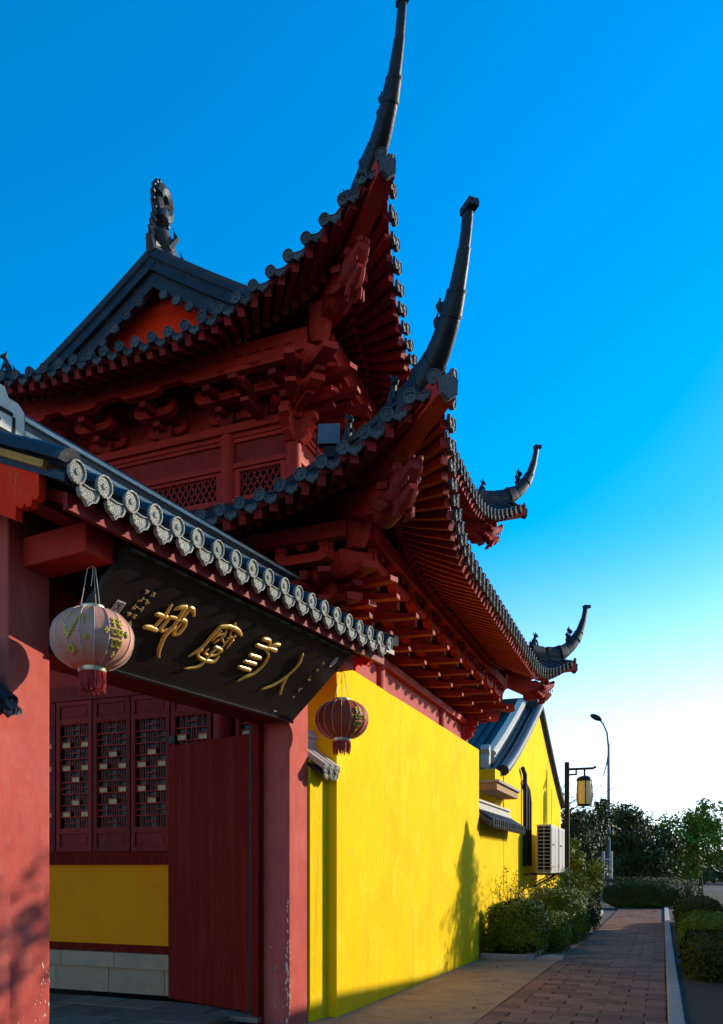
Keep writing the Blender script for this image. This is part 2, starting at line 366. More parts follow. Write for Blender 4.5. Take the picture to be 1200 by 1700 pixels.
def build_roof(R, sides_full, win, name):
    for key in 'SFNB':
        sd = getattr(R, key); full = key in sides_full
        W = R.Wh if (key in 'FB' or R.W == R.Wh) else R.W
        # roof sheet + soffit sheet
        ns, nw = 44, 7
        def grid(off, wtop, a0=-R.ch, a1=None):
            a1 = sd.L + R.ch if a1 is None else a1
            vs = []
            for i in range(ns + 1):
                q = lerp(a0, a1, i / ns); d = sd.ds(q); q1 = clamp(q, wtop, sd.L - wtop)
                for j in range(nw + 1):
                    f = j / nw; w = lerp(-R.eo(d), wtop, f); qq = lerp(q, q1, f); vs.append(sd.p(qq, w, off))
            return vs
        fs = [(i * (nw + 1) + j, (i + 1) * (nw + 1) + j, (i + 1) * (nw + 1) + j + 1, i * (nw + 1) + j + 1) for i in range(ns) for j in range(nw)]
        mb = MB().add(grid(0, R.Wh), fs)
        if W > R.Wh:
            vs = [sd.p(lerp(R.Wh - .28, sd.L - R.Wh + .28, i / 8), lerp(R.Wh - .05, W, j / 8)) for i in range(9) for j in range(9)]
            mb.add(vs, [(i * 9 + j, (i + 1) * 9 + j, (i + 1) * 9 + j + 1, i * 9 + j + 1) for i in range(8) for j in range(8)])
        part('roof_slope', mb, 'tile', hall, smooth=True)
        part('soffit', MB().add(grid(-.05, R.Wh), fs), 'red', hall, smooth=True)
        if not full: continue
        out = -sd.ew
        # eave tile rows, discs and drips
        sp = .212; n = int((sd.L + 2 * R.ch) / sp)
        for i in range(n + 1):
            q = (sd.L / 2) + (i - n / 2) * sp; d = sd.ds(q)
            w0 = -R.eo(d); w1 = W if d >= R.Wh else max(d + .02, w0 + .12)
            wp = [lerp(w0 - .06, w1, f / 6) for f in range(7)]
            if w1 - w0 > .15:
                part('barrel_tile_row', half_tube(MB(), [sd.p(q, w, .0) for w in wp], .057, 5), 'tile', hall, smooth=True)
            P = sd.p(q, w0 - .07, .028)
            link('tile_end', hd, hall, pmx(P, out) @ Matrix.Rotation(.1, 4, 'X'))
            if i < n:
                q2 = q + sp / 2; P = sd.p(q2, -R.eo(sd.ds(q2)) - .055, -.01)
                link('drip_tile', hdr, hall, pmx(P, out) @ Matrix.Rotation(.12, 4, 'X'))
        # fascia and mid board
        qs = [lerp(-R.ch, sd.L + R.ch, i / 50) for i in range(51)]
        part('fascia_board', MB().sweep([sd.p(q, -R.eo(sd.ds(q)) + .02, -.05) for q in qs], [(-.018, -.024), (.018, -.024), (.018, .035), (-.018, .035)]), 'red', hall)
        def fan(q):
            d = sd.ds(q); Rf = R.R * .82
            if d >= Rf: qi = d
            else: qi = lerp(win, Rf, (d + R.ch) / (Rf + R.ch)) if Rf > win else max(d, win)
            return qi if q < sd.L / 2 else sd.L - qi
        def rp(q, f, dz):
            w = lerp(win + .05, -R.eo(sd.ds(q)) + .03, f); qq = lerp(fan(q), q, f); return sd.p(qq, w, dz)
        part('eave_lath', MB().sweep([rp(q, .55, -.135) for q in qs], [(-.05, -.035), (.05, -.035), (.05, .04), (-.05, .04)]), 'red', hall)
        sp = .165; n = int((sd.L + 2 * R.ch - .3) / sp)
        for i in range(n + 1):
            q = sd.L / 2 + (i - n / 2) * sp
            a, b = rp(q, .0, -.19), rp(q, .60, -.20)
            m2 = rp(q, .3, -.195)
            part('rafter', MB().tube([a, m2, b], .045, 7), 'red', hall, smooth=True)
            a, m2, b = rp(q, .5, -.118), rp(q, .75, -.116), rp(q, 1.015, -.112)
            part('flying_rafter', MB().sweep([a, m2, b], [(-.036, -.04), (.036, -.04), (.036, .04), (-.036, .04)]), 'red', hall)
def beam_arm(mb, L, th, o0, o1, z0, z1, fr):
    """boat shaped bracket arm parallel to the wall"""
    h = z1 - z0; c = L / 2
    poly = [(-c, z1), (-c, z0 + h * .55), (-c + .02, z0 + h * .3), (-c + .07, z0 + h * .08), (-c + .14, z0), (c - .14, z0), (c - .07, z0 + h * .08), (c - .02, z0 + h * .3), (c, z0 + h * .55), (c, z1), (c - .10, z1), (c - .13, z1 - h * .3), (-c + .13, z1 - h * .3), (-c + .10, z1)]
    mb.prism(poly, lambda l, z: fr(l, o0, z), lambda l, z: fr(l, o1, z))
def block(mb, l, o, z, s, h, fr):
    vs = []
    for k, (f, zz) in enumerate(((.68, 0), (1, .45), (1, 1))):
        for a, b in ((-1, -1), (1, -1), (1, 1), (-1, 1)): vs.append(fr(l + a * s * f / 2, o + b * s * f / 2, z + zz * h))
    mb.add(vs, [(3, 2, 1, 0), (8, 9, 10, 11)] + [(k * 4 + i, k * 4 + (i + 1) % 4, k * 4 + 4 + (i + 1) % 4, k * 4 + 4 + i) for k in range(2) for i in range(4)])
def tongue(mb, o0, o1, zr, zt, wd, fr, hroot=.15, htip=.05):
    """down-pointing slanted arm: root at o0 height zr, tip at o1 height zt"""
    n = 7; top = []; bot = []
    for i in range(n):
        f = i / (n - 1); o = lerp(o0, o1, f)
        top.append((o, lerp(zr + hroot * .75, zt + htip, 1 - (1 - f) ** 1.9)))
        bot.append((o, lerp(zr - hroot / 2, zt, f) - .02 * math.sin(math.pi * f)))
    poly = bot + top[::-1]
    m = len(poly); vs = [fr(-wd / 2, *p) for p in poly] + [fr(wd / 2, *p) for p in poly]
    fs = [(i, i + 1, m - 2 - i, m - 1 - i) for i in range(n - 1)]
    fs += [tuple(m + q for q in reversed(f)) for f in fs]
    fs += [(i, (i + 1) % m, m + (i + 1) % m, m + i) for i in range(m)]
    mb.add(vs, fs)
def bracket_meshes(sc, h, ah=None):
    fr = lambda l, o, z: Vector((l * sc, -o, z)); ah = ah or h * .18
    base = MB(); block(base, 0, 0, 0, .26, .13, fr); blks = []
    for k in range(3):
        for sx in (-1, 0, 1): b = MB(); block(b, sx * .27, .3 * k, h * (.18 + .27 * k) + ah + .001, .12, h * .11, fr); blks.append(b)
    arms = []
    for k in range(3):
        a = MB(); beam_arm(a, .66, .1, .3 * k - .055, .3 * k + .055, h * (.18 + .27 * k), h * (.18 + .27 * k) + ah, fr); arms.append(a)
    pj = MB()
    for k in range(2): pj.box(-.045, .045, -(.3 * k + .30), .05, h * (.2 + .27 * k), h * (.36 + .27 * k))
    tg = []
    for k in range(2):
        a = MB(); tongue(a, -.05, .52 + .30 * k, h * (.30 + .3 * k), h * (-.02 + .28 * k), .12, fr, hroot=.24, htip=.045); tg.append(a)
    return [('bracket_set', base.mesh('bracket_set', 'red'))] + [('bracket_arm', a.mesh('bracket_arm', 'redbeam')) for a in arms] + [('bracket_beam', pj.mesh('bracket_beam', 'red'))] + [('bracket_tongue', a.mesh('bracket_tongue', 'red')) for a in tg] + [('bracket_block', b.mesh('bracket_block', 'redbeam')) for b in blks]
def put_bracket(ms, pos, face, tongues=True, rz=None):
    root = link(ms[0][0], ms[0][1], hall, pmx(Vector(pos), face))
    for nm, me in ms[1:]:
        if nm == 'bracket_tongue' and not tongues: continue
        link(nm, me, root, Matrix.Identity(4))
    return root
LOW = Roof(7.0, 16.56, 1.95, 9.89, 4.87, 1.10, 2.1, 2.1, .64, 2.5, .35, 1.2)
UP = Roof(7.95, 15.61, 2.75, 9.09, 7.40, 1.76, 3.17, 1.35, .82, 2.5, .35, 1.22)
build_roof(LOW, 'SF', 1.4, 'lower'); build_roof(UP, 'SF', 1.2, 'upper')

# hip beams, dragon heads, hip ridges, horns, figures
def dragon(fr):
    """fr(o, l, z): o outward along the hip"""
    b = MB(); P = lambda o, l, z: fr(o, l, z)
    def lump(o, l, z, r, s=(1, 1, 1)):
        b.ball(P(o, l, z), r, 8, 6, s)
    # neck + skull loft
    secs = [(-.42, .11, .12, 0), (-.25, .125, .135, .0), (-.1, .14, .16, .02), (.02, .13, .15, .03), (.10, .10, .09, .05), (.2, .085, .07, .06), (.25, .07, .05, .07)]
    vs = []; n = 10
    for o, w, h, zc in secs:
        for j in range(n):
            t = 2 * math.pi * j / n; ct, st = math.cos(t), math.sin(t)
            vs.append(P(o, w * abs(ct) ** .8 * (1 if ct > 0 else -1), zc + h * abs(st) ** .8 * (1 if st > 0 else -1)))
    fs = [(i * n + j, i * n + (j + 1) % n, (i + 1) * n + (j + 1) % n, (i + 1) * n + j) for i in range(len(secs) - 1) for j in range(n)] + [tuple(range(n)), tuple((len(secs) - 1) * n + j for j in range(n))]
    b.add(vs, fs)
    # lower jaw
    b.tube([P(-.05, 0, -.12), P(.08, 0, -.14), P(.19, 0, -.10)], [.085, .075, .045], 8)
    lump(.24, .04, .13, .035); lump(.24, -.04, .13, .035)          # nostrils
    for s in (-1, 1):
        lump(.04, s * .09, .16, .05); lump(.06, s * .095, .15, .03)  # brow and eye
        b.tube([P(-.02, s * .07, .17), P(-.12, s * .09, .25), P(-.22, s * .10, .27)], [.03, .025, .01], 6)   # horn
        b.tube([P(-.05, s * .13, .05), P(-.14, s * .19, .09), P(-.18, s * .18, .16)], [.04, .035, .012], 6)   # ear
        for k in range(4):
            b.tube([P(-.08 - .06 * k, s * .12, -.10 + .05 * k), P(-.17 - .06 * k, s * .17, -.12 + .05 * k), P(-.2 - .05 * k, s * .18, -.06 + .05 * k)], [.035, .028, .01], 6)
        b.tube([P(.02, s * .06, -.17), P(-.04, s * .07, -.24), P(-.1, s * .05, -.25)], [.03, .03, .012], 6)  # beard curls
        for k in range(3): b.tube([P(.10 + .05 * k, s * .06, -.02), P(.10 + .05 * k, s * .06, -.07)], [.014, .004], 5)
    return b
def figure(b, p, f, s=1.0, kind=0):
    """small seated roof guardian; p base, f facing unit vector"""
    f = Vector(f); l = Vector((-f.y, f.x, 0)); q = lambda o, a, z: p + f * (o * s) + l * (a * s) + Vector((0, 0, z * s))
    b.tube([q(-.05, 0, 0), q(-.03, 0, .10), q(0, 0, .2), q(.03, 0, .27)], [.075 * s, .07 * s, .05 * s, .035 * s], 8)
    b.ball(q(.05, 0, .31), .052 * s, 8, 6)
    b.tube([q(.07, 0, .31), q(.12, 0, .295)], [.032 * s, .02 * s], 6)
    for a in (-1, 1):
        b.tube([q(.04, a * .04, .2), q(.08, a * .04, .1), q(.09, a * .04, 0)], [.025 * s, .02 * s, .025 * s], 6)
        b.tube([q(.03, a * .035, .34), q(.0, a * .045, .40)], [.018 * s, .006 * s], 5)
    b.tube([q(-.09, 0, .02), q(-.13, 0, .12), q(-.09, 0, .2)], [.025 * s, .025 * s, .008 * s], 6)
def hip(R, cx, cy, sx, sy, win, hs):
    """corner at nominal (cx,cy); sx,sy point outward"""
    dg = Vector((sx, sy, 0)); u = dg.normalized(); lat = Vector((-u.y, u.x, 0))
    def P(w, dz=0, l=0):   # w inward per axis
        z = R.z(w, w); return Vector((cx - sx * w, cy - sy * w, z + dz)) + lat * l
    zc = R.z(-R.ch, -R.ch)
    # corner beams
    a, b = P(win + .35, -.36), P(.25, 0); b.z = zc - .68
    part('corner_beam', MB().bar(a, b, .22, .24), 'redbeam', hall)
    a2, b2 = P(.75, 0), P(-R.ch + .0, -.13); a2.z = lerp(a.z, b.z, .55) + .16
    m2 = (a2 + b2) / 2; m2.z -= .07
    part('upper_corner_beam', MB().sweep([a2, lerp(a2, m2, .5) + Vector((0, 0, -.01)), m2, b2], [(-.085, -.09), (.085, -.09), (.085, .1), (-.085, .1)]), 'redbeam', hall)
    hc = P(.14, 0); hc.z = zc - .66
    tilt = .25
    fr = lambda o, l, z: hc + u * (o * math.cos(tilt) * .92) + lat * (l * .95) + Vector((0, 0, z * .9 + o * math.sin(tilt)))
    part('dragon_head', dragon(fr), 'red', hall, smooth=True)
    # end tile plate on the beam
    e = P(-R.ch - .03, -.14); pl = MB()
    pl.prism([(-.07, -.07), (.0, -.12), (.07, -.07), (.075, .05), (0, .10), (-.075, .05)], lambda p, z: e + lat * p + Vector((0, 0, z)) - u * .03, lambda p, z: e + lat * p + Vector((0, 0, z)) + u * .025)
    part('beam_end_tile', pl, 'tileface', hall)
    # hip ridge
    ws = [lerp(R.Wh, -.1, i / 10) for i in range(11)]
    part('hip_ridge', MB().sweep([P(w, .09) for w in ws], [(-.10, -.12), (.10, -.12), (.085, .0), (.1, .01), (.1, .04), (.06, .05), (.07, .10), (-.07, .10), (-.06, .05), (-.1, .04), (-.1, .01), (-.085, .0)]), 'horn', hall)
    # horn of stepped segments
    K = [(.35, P(.35, .1).z - zc, .29), (.1, P(.1, .1).z - zc, .28), (-.12, .10, .26), (-.26, .22, .23), (-.37, .38, .19), (-.45, .57, .155), (-.51, .78, .135), (-.555, 1.0, .12), (-.58, 1.22, .11)]
    kp = [(w, dz * hs, t) for w, dz, t in K]; fine = []
    for i in range(len(kp) - 1):
        p0, p1, p2, p3 = kp[max(i - 1, 0)], kp[i], kp[i + 1], kp[min(i + 2, len(kp) - 1)]
        for j in range(5):
            t = j / 5; fine.append(tuple(.5 * (2 * p1[c] + (p2[c] - p0[c]) * t + (2 * p0[c] - 5 * p1[c] + 4 * p2[c] - p3[c]) * t * t + (3 * p1[c] - p0[c] - 3 * p2[c] + p3[c]) * t ** 3) for c in range(3)))
    fine.append(kp[-1]); pts = [Vector((cx - sx * w, cy - sy * w, zc + dz)) for w, dz, _ in fine]; th = [t for *_, t in fine]
    hpf = [(-.25, -.5), (.25, -.5), (.36, -.3), (.37, .25), (.24, .45), (.1, .5), (-.1, .5), (-.24, .45), (-.37, .25), (-.36, -.3)]
    rj = random.Random(int(cx * 7 + cy * 3 + zc * 11))
    for i0, i1, k0, k1 in ((0, 10, 1.0, .97), (10, 14, 1.10, 1.02), (14, 22, .96, 1.04), (22, 26, 1.16, 1.10), (26, 33, .97, .90), (33, 40, .78, .84)):
        idx = range(i0, i1 + 1); m_ = len(idx) - 1
        sc = [(lerp(k0, k1, n / m_) * th[i] * (1 + rj.uniform(-.02, .02)), lerp(k0, k1, n / m_) * th[i] * (1 + rj.uniform(-.02, .02))) for n, i in enumerate(idx)]
        part('horn_segment', MB().sweep([pts[i] for i in idx], hpf, up=u, sc=sc), 'horn', hall, smooth=True)
    for i_ in (10, 22, 26):
        part('horn_collar', MB().sweep([lerp(pts[i_], pts[i_ + 1], f) for f in (-.25, .25)], hpf, up=u, sc=[(th[i_] * 1.17, th[i_] * 1.15)] * 2), 'horn', hall)
    tipb = MB(); tipb.bar(pts[-1] - u * .05 + Vector((0, 0, -.01)), pts[-1] + u * .085 + Vector((0, 0, .0)), .085, .055); part('horn_tip', tipb, 'horn', hall)
    # scroll on the horn's back
    sc = MB(); c = pts[20] - u * .12 + Vector((0, 0, .06))
    for k in range(3):
        q = c + Vector((0, 0, .10 * k - .06)) - u * (.02 * (1 - abs(k - 1)) - .02 * k); sc.ball(q, .055 - .005 * k, 8, 6)
        sc.tube([q, q - u * .05 + Vector((0, 0, .05)), q - u * .03 + Vector((0, 0, .1))], [.035, .03, .01], 6)
    part('horn_scroll', sc, 'horn', hall, smooth=True)
    for w in (.28, .95):
        fb = MB(); figure(fb, P(w, .18), u, .75); part('roof_figure', fb, 'horn', hall, smooth=True)
for R, win, hs in ((LOW, 1.4, .87), (UP, 1.2, .93)):
    hip(R, R.X0, R.Y0, -1, -1, win, hs); hip(R, R.X1, R.Y0, 1, -1, win, hs)
    if R is LOW or True: hip(R, R.X0, R.Y1, -1, 1, win, hs)

# gable of the upper roof
gxp = 9.30
def prof(y): # roof profile height at Y
    w = min(y - 2.75, 9.09 - y); return 7.40 + 1.76 * (w / 3.17) ** 1.22
ys = [lerp(4.1, 7.74, i / 16) for i in range(17)]
mb = MB(); n = len(ys)
mb.add([(gxp, y, 7.95) for y in ys] + [(gxp, y, prof(y) - .02) for y in ys], [(i, i + 1, n + i + 1, n + i) for i in range(n - 1)])
part('gable_panel', mb, 'board', hall, label='bright red gable panel')
for half in (0, 1):
    yy = [lerp(5.92, 4.05 if half == 0 else 7.79, i / 9) for i in range(10)]
    part('verge_ridge', MB().sweep([(9.06, y, prof(y) + .10) for y in yy], [(-.09, -.14), (.09, -.14), (.07, -.02), (.095, 0), (.095, .05), (.05, .06), (.06, .12), (-.06, .12), (-.05, .06), (-.095, .05), (-.095, 0), (-.07, -.02)]), 'tile', hall)
    bd = MB(); 
    for a, b in zip(yy[:-1], yy[1:]): bd.add([(9.03, a, prof(a) - .26), (9.03, b, prof(b) - .26), (9.03, b, prof(b) - .03), (9.03, a, prof(a) - .03), (9.12, a, prof(a) - .26), (9.12, b, prof(b) - .26), (9.12, b, prof(b) - .03), (9.12, a, prof(a) - .03)], [(0, 1, 2, 3), (7, 6, 5, 4), (0, 4, 5, 1)])
    part('verge_band', bd, 'tile', hall)
    for i in range(9):
        y = lerp(5.74 if half == 0 else 6.10, 4.25 if half == 0 else 7.6, i / 8)
        link('tile_end', hd, hall, pmx(Vector((9.0, y, prof(y) - .30)), Vector((-1, 0, 0))))
part('main_ridge', MB().sweep([(9.0, 5.92, 9.20), (14.56, 5.92, 9.20)], [(-.11, -.12), (.11, -.12), (.08, .0), (.11, .02), (.11, .10), (.07, .12), (.08, .24), (-.08, .24), (-.07, .12), (-.11, .10), (-.11, .02), (-.08, 0)]), 'tile', hall)
for X, sg in ((9.16, -1), (14.4, 1)):
    b = MB(); P = lambda o, z, l=0: Vector((X + sg * o, 5.92 + l, 9.36 + z))
    b.tube([P(-.25, -.05), P(-.12, .12), P(.0, .3), P(-.03, .48), P(-.07, .62)], [.18, .17, .145, .12, .10], 12, flat=1.0)
    b.tube([P(-.1 + .13 * math.sin(t), .74 - .16 * math.cos(t)) for t in [i * 2 * math.pi / 14 for i in range(15)]], .088, 8)
    for k in range(5): b.tube([P(.12 - .02 * k, .2 + .1 * k, 0), P(.22 - .03 * k, .26 + .1 * k, 0)], [.05, .012], 6)
    for i in range(11):
        t = -.6 + i * .38; b.ball(P(-.1 + .22 * math.sin(t), .74 - .25 * math.cos(t)), .036, 6, 5)
    b.tube([P(-.02, .03), P(.15, .02), P(.2, .14), P(.15, .2)], [.11, .08, .05, .02], 8)       # snout
    b.tube([P(.05, .2), P(.18, .27), P(.16, .36)], [.05, .035, .01], 6)
    for l in (-1, 1):
        b.tube([P(-.05, .1, l * .12), P(-.12, .25, l * .2), P(-.1, .38, l * .16)], [.05, .04, .01], 6)
        b.tube([P(-.2, 0, l * .1), P(-.3, .1, l * .18), P(-.28, .2, l * .16)], [.05, .035, .01], 6)
    part('ridge_ornament', b, 'tile', hall, smooth=True)

# ---- upper storey walls
UX0, UX1, UY0, UY1 = 9.15, 14.41, 4.03, 7.81
def cyl(x, y, z0, z1, r): return MB().tube([(x, y, z0), (x, y, z1)], r, 16)
part('upper_wall', MB().box(UX0 + .1, UX1 - .1, UY0 + .1, UY1 - .1, 5.6, 7.9), 'red', hall)
for y in (4.03, 4.90, 6.94, 7.81): part('upper_column', cyl(UX0, y, 5.6, 7.0, .095), 'redbeam', hall, smooth=True)
for x in (10.2, 12.0, 13.5, 14.41): part('upper_column', cyl(x, UY0, 5.6, 7.0, .095), 'redbeam', hall, smooth=True)
def lattice_diamond(mb, f, l0, l1, z0, z1, st=.085, t=.012):
    n = int((l1 - l0 + (z1 - z0)) / st) + 1
    H = z1 - z0; k = .6
    def seg(a0, b0, a1, b1): mb.bar(f(a0, b0), f(a1, b1), .014, .014)
    i = 0
    c = l0 - H * k
    while c < l1 + H * k:
        for sg in (1, -1):
            # line l = c + sg*k*(z-z0) clipped to l0..l1
            zs = []
            a0, a1 = (c, c + sg * k * H) if sg > 0 else (c, c - k * H)
            za, zb = 0., H
            def zat(l): return (l - a0) / (sg * k)
            lo, hi = sorted((zat(l0), zat(l1))); za, zb = max(0, lo), min(H, hi)
            if zb - za > .02: seg(a0 + sg * k * za, z0 + za, a0 + sg * k * zb, z0 + zb)
        c += st
def upper_face(f, bays, tag_):
    """f(l, out, z)"""
    def B(nm, l0, l1, o0, o1, z0, z1, m='redbeam'):
        vs = [f(l, o, z) for z in (z0, z1) for o in (o0, o1) for l in (l0, l1)]
        return part(nm, MB().add(vs, [(0, 2, 3, 1), (4, 5, 7, 6), (0, 1, 5, 4), (2, 6, 7, 3), (0, 4, 6, 2), (1, 3, 7, 5)]), m, hall)
    L0, L1 = bays[0][0], bays[-1][1]
    B('lintel', L0 - .15, L1 + .15, -.06, .10, 6.855, 6.95)
    B('lintel_rail', L0, L1, -.06, .05, 6.80, 6.853)
    for a, b in bays:
        B('panel', a + .1, b - .1, -.1, -.005, 6.50, 6.80, 'red')
        B('rail', a + .08, b - .08, -.06, .045, 6.44, 6.497)
        B('rail', a + .08, b - .08, -.06, .03, 6.80 - .045, 6.798)
        B('sill', a + .08, b - .08, -.06, .06, 5.6, 6.06)
        for q in (a + .08, b - .16): B('stile', q, q + .08, -.06, .02, 6.062, 6.438)
        B('transom_backing', a + .16, b - .16, -.085, -.07, 6.062, 6.438, 'dark')
        mb = MB(); lattice_diamond(mb, lambda l, z: f(l, -.02, z), a + .16, b - .16, 6.062, 6.438)
        part('diamond_lattice', mb, 'redbeam', hall)
        B('transom_frame', a + .16, b - .16, -.05, .015, 6.40, 6.437); B('transom_frame', a + .16, b - .16, -.05, .015, 6.063, 6.10)
    B('bracket_wall', L0, L1, -.1, -.02, 6.952, 7.6, 'red')
    # eave purlin on the brackets
    B('eave_purlin', L0 - .45, L1 + .45, .56, .66, 7.27, 7.50, 'redbeam')
fF = lambda l, o, z: Vector((UX0 - o, l, z)); fS = lambda l, o, z: Vector((l, UY0 - o, z))
upper_face(fF, [(4.03, 4.90), (4.90, 6.94), (6.94, 7.81)], 'front'); upper_face(fS, [(9.15, 10.2), (10.2, 12.0), (12.0, 13.5), (13.5, 14.41)], 'street')
bu = bracket_meshes(.86, .36, .125); bl = bracket_meshes(.88, .58, .13)
for y in (4.88, 5.75, 6.65, 7.45): put_bracket(bu, (UX0, y, 6.95), Vector((-1, 0, 0)), tongues=False)
for x in (10.05, 10.95, 11.85, 12.75, 13.6): put_bracket(bu, (x, UY0, 6.95), Vector((0, -1, 0)))
# crossing beam ends at the upper corner column
def scroll_end(mb, p, d, s):
    d = Vector(d); l = Vector((-d.y, d.x, 0)); prof_ = [(0, .12), (.16, .12), (.16, .07), (.2, .07), (.2, .02), (.15, 0), (.19, -.03), (.13, -.07), (.15, -.1), (.08, -.15), (0, -.15)]
    p = Vector(p); f0 = lambda a, z: p + d * a * s + Vector((0, 0, z * s)) - l * .06; f1 = lambda a, z: p + d * a * s + Vector((0, 0, z * s)) + l * .06
    n = len(prof_); vs = [f0(*q) for q in prof_] + [f1(*q) for q in prof_]
    fs = [(0, 1, 2, 10), (2, 3, 4, 5), (2, 5, 9, 10)] ; fs = [(0, 1, 2, 3, 4, 5, 6, 7, 8, 9, 10)]
    fs += [tuple(n + i for i in reversed(fs[0]))] + [(i, (i + 1) % n, n + (i + 1) % n, n + i) for i in range(n)]
    mb.add(vs, fs)
def corner_set(x, y, sx, sy, z0, h, low):
    mb = MB(); scroll_end(mb, (x, y - 0, z0 - .13), (0, sy, 0), 1.5); scroll_end(mb, (x, y, z0 - .13), (sx, 0, 0), 1.5); part('beam_end', mb, 'redbeam', hall)
    ms = bl if low else bu
    put_bracket(ms, (x, y, z0), Vector((sx, 0, 0)), tongues=low); put_bracket(ms, (x, y, z0), Vector((0, sy, 0)))
    u = Vector((sx, sy, 0)).normalized(); r = put_bracket(ms, (x, y, z0), u)
    lat = Vector((-u.y, u.x, 0)); p = Vector((x, y, z0))
    # stacked diagonal blocks and hanging post
    def blk(o, z, s, hh, nm):
        b = MB(); vs = []
        for f, zz in ((.62, 0), (1.0, .55), (1.02, 1)):
            for a, c in ((-1, -1), (1, -1), (1, 1), (-1, 1)): vs.append(p + u * (o + a * s * f / 2) + lat * (c * s * f / 2) + Vector((0, 0, z + zz * hh)))
        b.add(vs, [(3, 2, 1, 0), (8, 9, 10, 11)] + [(k * 4 + i, k * 4 + (i + 1) % 4, k * 4 + 4 + (i + 1) % 4, k * 4 + 4 + i) for k in range(2) for i in range(4)])
        part(nm, b, 'redbeam', hall)
    blk(.28, h * .05, .30, h * .42, 'corner_block'); blk(.60, h * .48, .34, h * .38, 'corner_block')
    b = MB(); c = p + u * .78 + Vector((0, 0, h * .9)); b.tube([c, c + Vector((0, 0, .10)) + u * .02, c + Vector((0, 0, .36)) + u * .08], [.09, .125, .15], 8); part('hanging_post', b, 'redbeam', hall)
    for an in (-.42, .42):
        v2 = Matrix.Rotation(an, 3, 'Z') @ u; l2 = Vector((-v2.y, v2.x, 0))
        for k in range(2):
            b = MB(); tongue(b, .1, .66 + .28 * k, h * (.42 + .34 * k), h * (.06 + .32 * k), .12, lambda l, o, z: p + v2 * o + l2 * l + Vector((0, 0, z)), .22, .05); part('corner_tongue', b, 'redbeam', hall)
    for k in range(2):
        b = MB(); tongue(b, .1, .75 + .35 * k, h * (.45 + .35 * k), h * (.05 + .34 * k), .17, lambda l, o, z: p + u * o + lat * l + Vector((0, 0, z)), .2, .07); part('corner_tongue', b, 'redbeam', hall)
for y in (4.42,): put_bracket(bu, (UX0, y, 6.95), Vector((-1, 0, 0)))
for x in (9.55,): put_bracket(bu, (x, UY0, 6.95), Vector((0, -1, 0)))
corner_set(UX0, UY0, -1, -1, 6.95, .44, False); corner_set(UX1, UY0, 1, -1, 6.95, .44, False)

# ---- lower storey
LX0, LX1, LY0, LY1 = 8.45, 15.11, 3.35, 8.49
part('inner_core', MB().box(LX0 + .3, LX1 - .2, LY0 + .3, LY1, .1, 5.5), 'red', hall)
def lface(f, L0, L1):
    def B(nm, l0, l1, o0, o1, z0, z1, m='redbeam'):
        vs = [f(l, o, z) for z in (z0, z1) for o in (o0, o1) for l in (l0, l1)]
        return part(nm, MB().add(vs, [(0, 2, 3, 1), (4, 5, 7, 6), (0, 1, 5, 4), (2, 6, 7, 3), (0, 4, 6, 2), (1, 3, 7, 5)]), m, hall)
    B('lintel', L0 - .25, L1 + .25, -.1, .12, 4.13, 4.23); B('lintel_beam', L0 - .05, L1 + .05, -.1, .045, 3.8, 4.128)
    B('bracket_wall', L0, L1, -.3, -.03, 4.232, 5.1, 'red')
    B('eave_purlin', L0 - .5, L1 + .5, .60, .73, 4.83, 4.98, 'redbeam'); B('bracket_rail', L0 - .3, L1 + .3, .28, .36, 4.76, 4.88, 'red')
    return B
fS2 = lambda l, o, z: Vector((l, LY0 - o, z)); fF2 = lambda l, o, z: Vector((LX0 - o, l, z))
lface(fS2, LX0, LX1); B2 = lface(fF2, LY0, LY1)
for x in (8.45, 10.2, 13.4, 15.11): part('column', cyl(x, LY0, 3.79, 4.13, .12), 'redbeam', hall, smooth=True)
for k in range(1, 9): put_bracket(bl, (LX0 + (LX1 - LX0) * k / 9, LY0, 4.23), Vector((0, -1, 0)))
for k in range(1, 7): put_bracket(bl, (LX0, LY0 + (LY1 - LY0) * k / 7, 4.23), Vector((-1, 0, 0)))
corner_set(LX0, LY0, -1, -1, 4.23, .58, True); corner_set(LX1, LY0, 1, -1, 4.23, .58, True)
